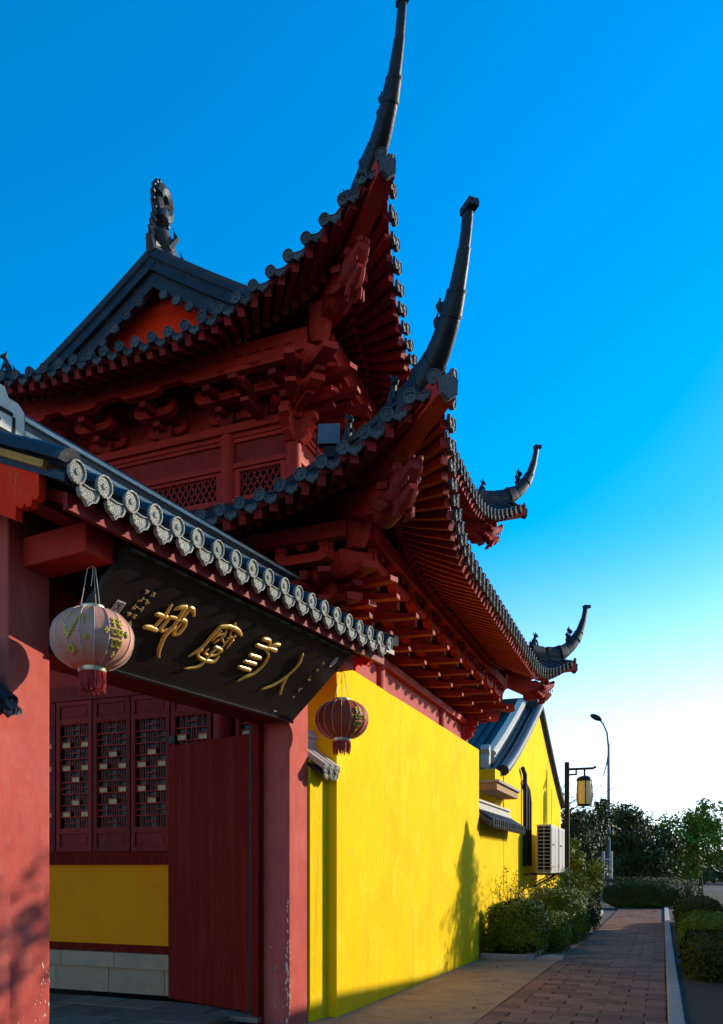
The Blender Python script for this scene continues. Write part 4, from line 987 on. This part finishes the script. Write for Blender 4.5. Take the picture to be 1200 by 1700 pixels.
# ------------------------------------------------------------------ coping walls either side of the gate
def coping_wall(g0, g1, label, n, m):
    t = thing('gate_side_wall', label, 'wall', GO, GA)
    part('wall_body', MB().box(g0, g1, -.02, .33, -.3, 2.70), m, t, I4)
    part('coping_deck', MB().prism([(-.13, 2.58), (.19, 2.82), (.51, 2.58), (.51, 2.54), (.19, 2.76), (-.13, 2.54)][::-1], lambda a, z: Vector((g0, a, z)), lambda a, z: Vector((g1, a, z))), 'tile', t, I4)
    sp = (g1 - g0) / n
    for i in range(n):
        g = g0 + sp * (i + .5)
        for s in (-1, 1): part('barrel_tile', half_tube(MB(), [(g, .19 + s * .35, 2.60), (g, .19, 2.85)], .056, 7), 'tilepale' if m == 'yellow' else 'tile', t, I4, smooth=True)
        link('tile_end', gd if m == 'yellow' else hd, t, Matrix.Translation((g, -.165, 2.61)) @ Matrix.Rotation(.1, 4, 'X') @ Matrix.Scale(.78, 4))
        link('drip_tile', gdr if m == 'yellow' else hdr, t, Matrix.Translation((g + sp / 2 if i < n - 1 else g, -.15, 2.575)) @ Matrix.Rotation(.1, 4, 'X') @ Matrix.Scale(.72, 4))
    for z0, z1, w in ((2.82, 2.86, .2), (2.862, 2.96, .15), (2.962, 2.99, .2)): part('coping_course', MB().box(g0, g1, .19 - w / 2, .19 + w / 2, z0, z1), 'tilepale', t, I4)
    part('coping_cap', half_tube(MB(), [(g0, .19, 2.99), (g1, .19, 2.99)], .075, 8), 'tilepale', t, I4, smooth=True)
    return t
coping_wall(.378, .755, 'short yellow wall with grey tiled coping between the right pillar and tall yellow wall', 3, 'yellow')
coping_wall(-6.5, -3.447, 'tile coped wall at the left edge beside the left pillar', 13, 'pillar')

# ------------------------------------------------------------------ floodlight on the lower roof
fp = Vector((7.62, 2.98, LOW.z(1.03, .62) + .03)); 
fld = thing('floodlight', 'small square grey floodlight on a bracket on the lower tiled roof', 'floodlight', tuple(fp), math.radians(200))
part('housing', MB().box(-.05, .03, -.10, .10, .22, .40).box(-.09, -.05, -.08, .08, .25, .37), 'alu', fld, I4)
part('lens_frame', MB().box(.031, .045, -.105, .105, .215, .405), 'alu', fld, I4)
part('control_box', MB().box(-.06, .02, -.06, .06, .10, .20), 'iron', fld, I4)
part('bracket', MB().box(-.02, .0, -.13, -.115, -.15, .33).box(-.02, .0, .115, .13, .06, .33).box(-.02, .0, -.115, .115, .06, .075), 'iron', fld, I4)

# ------------------------------------------------------------------ low coped wall, gable building
lw = thing('low_coped_wall', 'low yellow wall with a dark tiled coping beyond the tall yellow wall', 'wall', (15.87, 3.3, 0), based=True)
part('wall_body', MB().box(15.862, 19.2, 3.3, 3.6, -.5, 2.72), 'yellow', lw)
part('coping_deck', MB().prism([(2.98, 2.42), (3.45, 2.72), (3.45, 2.66), (2.98, 2.37)], lambda a, z: Vector((15.87, a, z)), lambda a, z: Vector((20.0, a, z))), 'tile', lw)
for i in range(18):
    x = 16.0 + i * .225
    part('barrel_tile', half_tube(MB(), [(x, 2.95, 2.45), (x, 3.40, 2.74)], .06, 6), 'tile', lw, smooth=True)
    link('tile_end', hd, lw, Matrix.Translation((x - 15.87, 2.93 - 3.3, 2.455)))
    link('drip_tile', hdr, lw, Matrix.Translation((x + .11 - 15.87, 2.945 - 3.3, 2.41)))
for z0, z1, w in ((2.70, 2.76, .3), (2.762, 2.86, .22), (2.862, 2.90, .3)): part('coping_course', MB().box(15.87, 19.9, 3.40 - w / 2, 3.40 + w / 2, z0, z1), 'tilepale', lw)
gb = thing('gable_house', 'yellow gabled house with a curved grey tile roof at the end of the wall', 'house', (25, 3.3, 0), based=True)
AX, AZ, EX0, EX1, EZ2 = 25.0, 6.12, 19.25, 30.75, 3.72
def gprof(x): f = 1 - abs(x - AX) / 5.75; return EZ2 + (AZ - EZ2) * max(f, 0) ** 1.12
xs = [lerp(EX0, EX1, i / 24) for i in range(25)]; n = 25
b = MB(); b.add([(x, 3.3, -.6) for x in xs] + [(x, 3.3, gprof(x)) for x in xs] + [(x, 3.6, gprof(x)) for x in xs], [(i, i + 1, n + i + 1, n + i) for i in range(n - 1)] + [(n + i, n + i + 1, 2 * n + i + 1, 2 * n + i) for i in range(n - 1)])
b.add([(EX0, 3.3, -.6), (EX0, 12, -.6), (EX0, 12, EZ2), (EX0, 3.3, EZ2), (EX1, 3.3, -.6), (EX1, 12, -.6), (EX1, 12, EZ2), (EX1, 3.3, EZ2)], [(0, 3, 2, 1), (4, 5, 6, 7)])
part('gable_wall', b, 'yellow', gb)
for sgn in (-1, 1):
    xr = [AX + sgn * 5.95 * i / 12 for i in range(13)]
    rz_ = lambda x: gprof(x) + .03 if abs(x - AX) < 5.75 else EZ2 - .04
    b = MB(); b.add([(x, yy, rz_(x)) for x in xr for yy in (3.24, 12)], [(2 * i, 2 * i + 2, 2 * i + 3, 2 * i + 1) for i in range(12)])
    part('roof_slope', b, 'tile', gb)
    for k in range(26):
        y = 3.55 + k * .26
        if sgn < 0: part('barrel_tile_row', half_tube(MB(), [(x, y, rz_(x) + .01) for x in xr], .075, 5), 'tile', gb, smooth=True)
    # rolled verge over the gable wall and inner raised ridge
    part('verge_roll', MB().tube([(x, 3.28, rz_(x) + .06) for x in xr], .13, 10), 'tile', gb, smooth=True)
    part('verge_ridge', MB().sweep([(x, 3.75, rz_(x) + .14) for x in xr[:-2]], [(-.1, -.16), (.1, -.16), (.1, .06), (.14, .08), (.14, .14), (.08, .2), (-.08, .2), (-.14, .14), (-.14, .08), (-.1, .06)]), 'tilepale', gb)
    e = xr[-2]; b = MB()
    b.prism([(0, -.2), (.18, -.2), (.2, .1), (.12, .2), (.2, .3), (.1, .42), (0, .3)], lambda a, z: Vector((e + sgn * a, 3.65, rz_(e) + .14 + z)), lambda a, z: Vector((e + sgn * a, 3.85, rz_(e) + .14 + z)))
    part('ridge_end_scroll', b, 'tilepale', gb)
part('roof_ridge', MB().box(AX - .12, AX + .12, 3.3, 12, AZ + .05, AZ + .35), 'tile', gb)
part('eave_corbel', MB().box(16.6, 19.24, 2.98, 3.42, 3.10, 3.24), 'stone', gb)
part('corbel_edge', MB().box(16.55, 19.24, 2.93, 3.44, 3.242, 3.29), 'kerb', gb)
part('corner_pier', MB().box(18.3, 19.24, 3.32, 3.7, 2.9, 3.70), 'yellow', gb)
part('wall_crack', MB().box(28.05, 28.07, 3.292, 3.299, 1.4, 4.1), 'joint', gb)

# air conditioners
for i, (x0, lab) in enumerate(((22.0, 'nearer off white air conditioner with front grille on the gable wall'), (23.65, 'farther off white air conditioner behind the nearer unit on gable wall'))):
    t = thing('air_conditioner', lab, 'air conditioner', (x0, 2.95, 1.42), 0, 'air conditioners on the gable wall')
    L_, Dp, Hh = 1.5, .36, 1.24
    bevel(part('casing', MB().box(.012, L_, -Dp, 0, 0, Hh), 'acwhite', t, I4), .02)
    g = MB(); g.box(.002, .0115, -Dp + .03, -.03, .05, Hh - .05); part('grille_recess', g, 'dark', t, I4)
    for k in range(12): z = .07 + k * .095; part('grille_bar', MB().box(-.010, .001, -Dp + .02, -.02, z, z + .016), 'acwhite', t, I4)
    part('grille_bar', MB().box(-.013, -.0105, -Dp / 2 - .008, -Dp / 2 + .008, .05, Hh - .05), 'acwhite', t, I4)
    part('access_panel', MB().box(.1, .7, -Dp - .008, -Dp - .001, .08, Hh - .08).box(.8, 1.4, -Dp - .008, -Dp - .001, .08, Hh - .08), 'acwhite', t, I4)
    part('handle', MB().box(.2, .6, -Dp - .03, -Dp - .0085, .72, .75), 'alu', t, I4)
    for xx in (.2, 1.2): part('wall_bracket', MB().bar((xx, -Dp, -.02), (xx, .34, -.02), .04, .04).bar((xx, -Dp + .05, -.04), (xx, .33, -.4), .03, .03), 'iron', t, I4)
b = MB()
for k, (dx, zt) in enumerate(((0, 4.05), (.22, 3.75), (.40, 3.7))):
    x = 21.9 + dx * 2
    b.tube([(x, 3.22, 1.6), (x, 3.22, zt - .4), (x - .05 - .1 * k, 3.22, zt - .12), (x - .35 - .2 * k, 3.23, zt)], .055, 8)
o = struct('refrigerant_pipes', b, 'iron', True); del o['kind']; tag(o, 'bundle of dark insulated pipes rising up the yellow gable wall above air conditioners', 'pipes')

# ------------------------------------------------------------------ garden lamp and street lamp
gl = thing('garden_lamp', 'black square lamp post carrying a hanging amber barrel lantern beside the gable wall', 'lamp post', (27.44, 2.756, gz(27.4)))
gh = 4.85 - gz(27.4)
bevel(part('post', MB().box(-.07, .07, -.07, .07, 0, gh), 'iron', gl, I4), .01)
part('base', MB().box(-.14, .14, -.14, .14, 0, .2), 'iron', gl, I4)
part('arm', MB().box(-.04, .04, -.78, -.071, gh - .26, gh - .19).box(-.04, .04, -.30, -.25, gh - .42, gh - .261).box(-.04, .04, -.249, -.071, gh - .42, gh - .37).bar((0, -.78, gh - .225), (0, -.86, gh - .17), .08, .07), 'iron', gl, I4)
lx, lz = -.52, gh - .26
lan = part('lantern', MB().lathe([(.19, -.32), (.21, -.34), (.235, -.40), (.24, -.55), (.245, -.75), (.235, -.95), (.2, -1.08)][::-1], 14, (0, lx, lz)), 'lampglass', gl, I4, smooth=True)
part('lantern_cap', MB().lathe([(.25, -.345), (.22, -.25), (.12, -.2), (.03, -.18), (.03, 0)], 14, (0, lx, lz)), 'iron', lan, I4)
part('lantern_base', MB().lathe([(.16, -1.13), (.22, -1.12), (.22, -1.07)], 14, (0, lx, lz)), 'iron', lan, I4)
for k in range(6):
    a = k * math.pi / 3 + .2
    part('lantern_rib', MB().tube([((r + .012) * math.cos(a), lx + (r + .012) * math.sin(a), lz + z) for r, z in ((.205, -.34), (.238, -.55), (.245, -.75), (.236, -.95), (.205, -1.08))], .014, 5), 'iron', lan, I4)
sp_ = Vector((47.8, 2.67, gz(50)))
st = thing('street_lamp', 'tall slim grey street lamp with a curved arm against the pale sky', 'street lamp', tuple(sp_))
part('pole', MB().tube([(0, 0, 0), (0, 0, 4), (0, 0, 8.4)], [.11, .09, .06], 10), 'steel', st, I4, smooth=True)
part('arm', MB().tube([(0, 0, 8.2), (-.02, .08, 9.0), (-.06, .28, 9.5), (-.1, .5, 9.75)], [.055, .05, .045, .04], 8), 'steel', st, I4, smooth=True)
hd2 = MB(); hd2.ball((-.13, .62, 9.83), .3, 12, 8, (.8, 1.15, .5), Matrix.Rotation(.5, 3, 'X')); part('lamp_head', hd2, 'iron', st, I4, smooth=True)
part('banner_arm', MB().tube([(0, 0, 8.0), (-.02, .1, 7.3), (-.05, .26, 6.7)], [.04, .035, .03], 6), 'steel', st, I4)
pipe = thing('white_post', 'pair of thin white posts standing at the far end of the path', 'post', (44, 2.7, gz(44)))
for dx in (0, .35): part('tube', MB().tube([(dx * .5, -dx, 0), (dx * .5, -dx, 2.6)], .07, 8), 'acwhite', pipe, I4)
part('crossbar', MB().tube([(0, 0, 2.2), (.175, -.35, 2.2)], .05, 6), 'acwhite', pipe, I4)

# ------------------------------------------------------------------ planting
bed = struct('planting_bed', sheet([16.05 + .5 * i for i in range(40)], [2.36, 2.7, 3.0, 3.28], .05), 'earth')
def kerb_stone(name, pts, label):
    o = bevel(struct(name, MB().sweep(pts, [(-.08, -.2), (.08, -.2), (.08, .10), (-.08, .10)]), 'kerb'), .02); del o['kind']; tag(o, label, 'kerb'); return o
z = lambda x: gz(x)
kerb_stone('kerb', [(15.98, 3.17, z(16)), (15.98, 2.55, z(16)), (16.05, 2.38, z(16)), (16.2, 2.30, z(16)), (17.2, 2.30, z(17)), (20, 2.30, z(20)), (26, 2.30, z(26)), (36, 2.30, z(36))], 'pale stone kerb edging the planting bed in front of the hedge')
b = MB(); b.sweep([(16.35, 1.70, z(16) + .02), (16.35, 1.98, z(16) + .04), (16.35, 2.2, z(16) + .0)], [(-.18, -.15), (.18, -.15), (.14, .04), (-.14, .04)]); o = bevel(struct('kerb_block', b, 'kerb'), .03); del o['kind']; tag(o, 'loose sloping stone block on the ground right of the kerb', 'stone')
def leaf_mesh(rng, fn, n, size, asp=.6):
    """fn(rng)->(pos, normal)"""
    V = []; F = []
    for k in range(n):
        p, nr = fn(rng); p = Vector(p); nr = (Vector(nr) + Vector((rng.gauss(0, .6), rng.gauss(0, .6), rng.gauss(0, .6)))).normalized()
        t = nr.orthogonal().normalized(); t = Matrix.Rotation(rng.uniform(0, 6.28), 3, nr) @ t; s = nr.cross(t); a = size * rng.uniform(.6, 1.3)
        b0 = len(V); V += [p - t * a, p + s * a * asp * .8 - nr * a * .15, p + t * a * 1.1, p - s * a * asp * .8 - nr * a * .15]; F.append((b0, b0 + 1, b0 + 2, b0 + 3))
    m = MB(); m.v = [tuple(v) for v in V]; m.f = F; return m
def hedge(c, sx, sy, sz, label, seed, n=5200, leaf='leaf'):
    n = int(n * (1.25 if max(sx, sy) < 1.2 else 2.2))
    rng = random.Random(seed); t = thing('hedge', label, 'hedge', c, 0, 'clipped hedges beside the path')
    def surf(d):
        # super-ellipsoid radius with lumps
        e = 4.2; k = (abs(d.x / sx) ** e + abs(d.y / sy) ** e + abs(d.z / sz) ** e) ** (-1 / e)
        q = d * k; return q * (1 + .16 * noise.noise(q * 2.3 + Vector((seed, 0, 0))) + .10 * noise.noise(q * 6))
    def fn(r):
        d = Vector((r.gauss(0, 1) * sx, r.gauss(0, 1) * sy, (abs(r.gauss(0, 1)) - .35) * sz)).normalized(); q = surf(d) * (1 - abs(r.gauss(0, .08)) + (.13 * r.random() ** 3)); q.z = max(q.z, -sz * .72)
        return q + Vector((0, 0, sz * .74)), d
    part('foliage', leaf_mesh(rng, fn, n, .038), leaf, t, I4)
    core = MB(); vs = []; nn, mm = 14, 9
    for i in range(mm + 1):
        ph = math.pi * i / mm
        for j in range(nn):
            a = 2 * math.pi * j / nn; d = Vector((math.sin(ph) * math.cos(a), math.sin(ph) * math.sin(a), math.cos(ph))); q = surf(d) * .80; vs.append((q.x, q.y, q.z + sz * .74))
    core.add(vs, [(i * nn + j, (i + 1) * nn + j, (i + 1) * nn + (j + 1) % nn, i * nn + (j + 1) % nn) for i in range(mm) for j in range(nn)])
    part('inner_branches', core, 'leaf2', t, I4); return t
hedge((16.85, 2.62, gz(17)), .62, .52, .60, 'big box shaped clipped hedge at the kerb next to the yellow wall', 11, 8000)
hedge((18.6, 2.2, gz(18.6)), .8, .42, .45, 'small low rounded hedge between the two bigger clipped hedges', 12, 5000, 'leaf3')
hedge((21.6, 2.35, gz(21.6)), 1.0, .62, .72, 'rounded clipped hedge at the foot of the lamp post farther down the path', 13, 8000)
hedge((26.5, 2.3, gz(26)), 1.6, .5, .5, 'farthest clipped hedge running along the path behind the lamp post', 14, 5000, 'leaf2')
verge = struct('verge', sheet([-6 + 2 * i for i in range(40)], [-5.2, -3, -.2], .0), 'earth')
kerb_stone('kerb', [(x, -.128, gz(x) - .04) for x in (3, 8.4, 14, 22, 30, 44, 60)], 'long pale kerb on the right hand side of the brick path')
for k, (hx, hy, a, b_, c_, lb) in enumerate(((15.5, -.85, 1.7, .5, .34, 'long low hedge on the right hand verge nearest to the camera'), (20.8, -.88, 2.1, .5, .42, 'middle low hedge on the right hand verge of the path'), (28, -.95, 2.9, .55, .5, 'farthest low hedge on the right hand verge of the path'))):
    hedge((hx, hy, gz(hx)), a, b_, c_, lb, 51 + k, 6500, ('leaf2', 'leaf', 'leaf2')[k])
hedge((41.5, .9, gz(40)), .7, 2.2, .75, 'wide dark hedge closing the far end of the brick path', 58, 7000, 'leaf2')
def twig_shrub(c, h, n, label, seed, leaf, nl, spread=.5, lsz=.03):
    rng = random.Random(seed); t = thing('shrub', label, 'shrub', c); b = MB(); tips = []
    for k in range(n):
        a = rng.uniform(0, 6.28); p = Vector((rng.uniform(-.3, .3), rng.uniform(-.12, .12), 0)); pts = [p.copy()]; d = Vector((math.cos(a) * .3, math.sin(a) * .2, 1)).normalized()
        m = 7
        for i in range(m):
            d = (d + Vector((rng.gauss(0, .18), rng.gauss(0, .12), rng.gauss(.0, .1)))).normalized(); p = p + d * (h / m) * rng.uniform(.7, 1.1); pts.append(p.copy())
            if i > 1:
                q = p + Vector((rng.gauss(0, .2), rng.gauss(0, .12), rng.uniform(0, .25))) * spread; b.tube([p, (p + q) / 2 + Vector((0, 0, .03)), q], [.006, .005, .002], 4); tips += [q, (p + q) / 2, p]
        b.tube(pts, [.014 - .011 * i / m for i in range(m + 1)], 5)
    part('branches', b, 'bark', t, I4)
    part('leaves', leaf_mesh(rng, lambda r: (r.choice(tips) + Vector((r.gauss(0, .05), r.gauss(0, .05), r.gauss(0, .05))), (0, 0, 1)), nl, lsz), leaf, t, I4); return t
twig_shrub((18.3, 2.95, gz(18)), 2.0, 16, 'thin twiggy shrub with sparse leaves against the yellow low wall', 21, 'leaf3', 380)
twig_shrub((20.5, 2.8, gz(20)), 1.7, 22, 'tangled leggy shrub growing below the air conditioners', 22, 'leaf3', 1000)
twig_shrub((24.8, 2.55, gz(24)), 1.9, 24, 'leafy green shrub behind the rounded hedge by the lamp post', 23, 'leaf', 2200, .7, .045)
def tree(c, h, cr, label, seed, leaf, nl, lsz, trunk=.12, base=.35, flat=1.0, group=None, bare=False, nb=9):
    rng = random.Random(seed); t = thing('tree', label, 'tree', c, 0, group); tb = MB(); crown = []
    top = Vector((rng.gauss(0, .1), rng.gauss(0, .1), h * .8)); tb.tube([(0, 0, -.1), top * .45 + Vector((rng.gauss(0, .1), 0, 0)), top], [trunk, trunk * .7, trunk * .15], 8)
    for k in range(nb):
        f = rng.uniform(base, .95); p = top * f; a = k * 2.4 + rng.uniform(-.4, .4); r = cr * rng.uniform(.6, 1.0) * math.sin(math.pi * clamp((f - base + .12) / (1.15 - base), .12, .95)) ** .6
        q = p + Vector((math.cos(a) * r, math.sin(a) * r, rng.uniform(.1, .35) * h * .5)); m = (p + q) / 2 + Vector((0, 0, -.05 * h * .2))
        tb.tube([p, m, q], [trunk * .4, trunk * .25, trunk * .08], 6); crown.append((q, cr * rng.uniform(.32, .5))); crown.append((m, cr * rng.uniform(.25, .4)))
        for j in range(6 if bare else 3):
            s = lerp(m, q, rng.random()); e = s + Vector((rng.gauss(0, 1), rng.gauss(0, 1), rng.gauss(.5, .6))) * cr * .28; tb.tube([s, (s + e) / 2 + Vector((0, 0, .03)), e], [trunk * .12, trunk * .08, trunk * .03], 4)
            if not bare: crown.append((e, cr * rng.uniform(.2, .32)))
            else:
                for _ in range(3): e2 = e + Vector((rng.gauss(0, 1), rng.gauss(0, 1), rng.gauss(.6, .5))) * cr * .16; tb.tube([lerp(s, e, .6), e2], [trunk * .05, trunk * .02], 3)
    part('trunk', tb, 'bark', t, I4)
    if not bare:
        def fn(r):
            q, rad = r.choice(crown); d = Vector((r.gauss(0, 1), r.gauss(0, 1), r.gauss(0, 1))).normalized(); k = r.random() ** .45
            return q + Vector((d.x * rad * k, d.y * rad * k, d.z * rad * k * flat)), d + Vector((0, 0, .4))
        part('crown', leaf_mesh(rng, fn, nl, lsz), leaf, t, I4)
    return t
tree((31.5, 2.9, gz(31)), 3.2, 1.0, 'bushy green tree right behind the black lamp post', 31, 'leaf3', 7000, .06, .07, .25)
tree((33.5, 3.9, gz(31)), 5.4, 1.5, 'slim dark leafy tree rising behind the gable house corner', 32, 'leaf2', 8000, .07, .09, .3)
tree((40, 4.6, gz(31)), 6.6, 2.0, 'bare branched tree showing above the gable house roof', 33, 'leaf', 0, .1, .12, .45, bare=True, nb=12)
tree((46, 4.4, gz(31)), 4.6, 2.3, 'broad dark evergreen tree far down the street', 34, 'leaf2', 9000, .11, .16, .2)
tree((52, 1.0, gz(31)), 4.4, 2.2, 'low rounded dark tree right of the street lamp', 35, 'leaf2', 8000, .11, .16, .2)
tree((58, -2.2, gz(31)), 5.5, 2.6, 'mid green tree at the right edge of the far street', 36, 'leaf', 8000, .13, .18, .2)
tree((66, 3.2, gz(31)), 6.5, 3.4, 'largest far evergreen closing off the street end', 37, 'leaf2', 9000, .16, .2, .15)
# far tree line that closes the horizon
rng = random.Random(9)
V = []
def fn(r):
    x = r.uniform(95, 150); y = r.uniform(-80, 30); hgt = 3.2 + 1.8 * noise.noise(Vector((x * .05, y * .12, 0))); return (x, y, r.random() ** .7 * hgt - .2), (-1, 0, .4)
o = struct('far_woods', leaf_mesh(rng, fn, 16000, .55), 'leaf2'); o['kind'] = 'stuff'

fr_ = random.Random(77)
def fl_(r):
    x = r.uniform(7.5, 24); y = r.choice((r.uniform(.1, 1.7), r.uniform(1.8, 3.1), r.uniform(1.9, 2.3))); return (x, y, gz(x) + .012), (r.gauss(0, .3), r.gauss(0, .3), 2.5)
o = struct('fallen_leaves', leaf_mesh(fr_, fl_, 260, .026), 'wood'); o['kind'] = 'stuff'

# ------------------------------------------------------------------ other side of the street (behind and right of the view)
ow = thing('street_side_wall', 'white wall with tiled coping along the opposite side of the street', 'wall', (10, -5.4, 0), based=True)
tops = [(-6, 5.0), (12.8, 4.8), (17, 4.56), (20.4, 4.32), (25, 4.12), (33, 4.0)]
b = MB(); n = len(tops)
b.add([(x, -5.2, -.6) for x, _ in tops] + [(x, -5.2, zt - .25) for x, zt in tops] + [(x, -5.55, -.6) for x, _ in tops] + [(x, -5.55, zt - .25) for x, zt in tops],
      [(i, i + 1, n + i + 1, n + i) for i in range(n - 1)] + [(2 * n + i, 3 * n + i, 3 * n + i + 1, 2 * n + i + 1) for i in range(n - 1)] + [(n - 1, 3 * n - 1, 4 * n - 1, 2 * n - 1), (0, n, 3 * n, 2 * n)])
part('wall_body', b, 'wash', ow)
part('coping', MB().sweep([(x, -5.37, zt - .12) for x, zt in tops], [(-.42, -.13), (.42, -.13), (.42, -.06), (.1, .1), (.1, .2), (-.1, .2), (-.1, .1), (-.42, -.06)]), 'tile', ow)
# street conifer and broadleaf on that side: they throw the dappled shade
cf = thing('conifer', 'slender conifer on the far pavement across the street', 'tree', (22.4, -4.3, gz(21)))
part('trunk', MB().tube([(0, 0, -.1), (0, 0, 6.4)], [.14, .02], 8), 'bark', cf, I4)
rng = random.Random(41)
def fn(r):
    z_ = .8 + 5.7 * r.random() ** 1.15; lay = .5 + .5 * math.sin(z_ * 7.5); R_ = min(2.15, .12 + .85 * (6.5 - z_) ) * (.72 + .28 * lay); a = r.uniform(0, 6.28)
    R_ *= .70 + .30 * math.sin(a * 5 + z_ * 3) + .28 * math.sin(a * 3 - z_ * 9.0); k = r.random() ** .75 * r.choice((1, 1, 1, 1.25)); return (math.cos(a) * R_ * k, math.sin(a) * R_ * k, z_ - .1 * k), (math.cos(a), math.sin(a), .5)
part('crown', leaf_mesh(rng, fn, 21000, .075, .35), 'leaf2', cf, I4)
tree((11.0, -2.8, 0), 5.6, 1.15, 'young broadleaf street tree on the far pavement across from the gate', 42, 'leaf', 2400, .055, .07, .5)
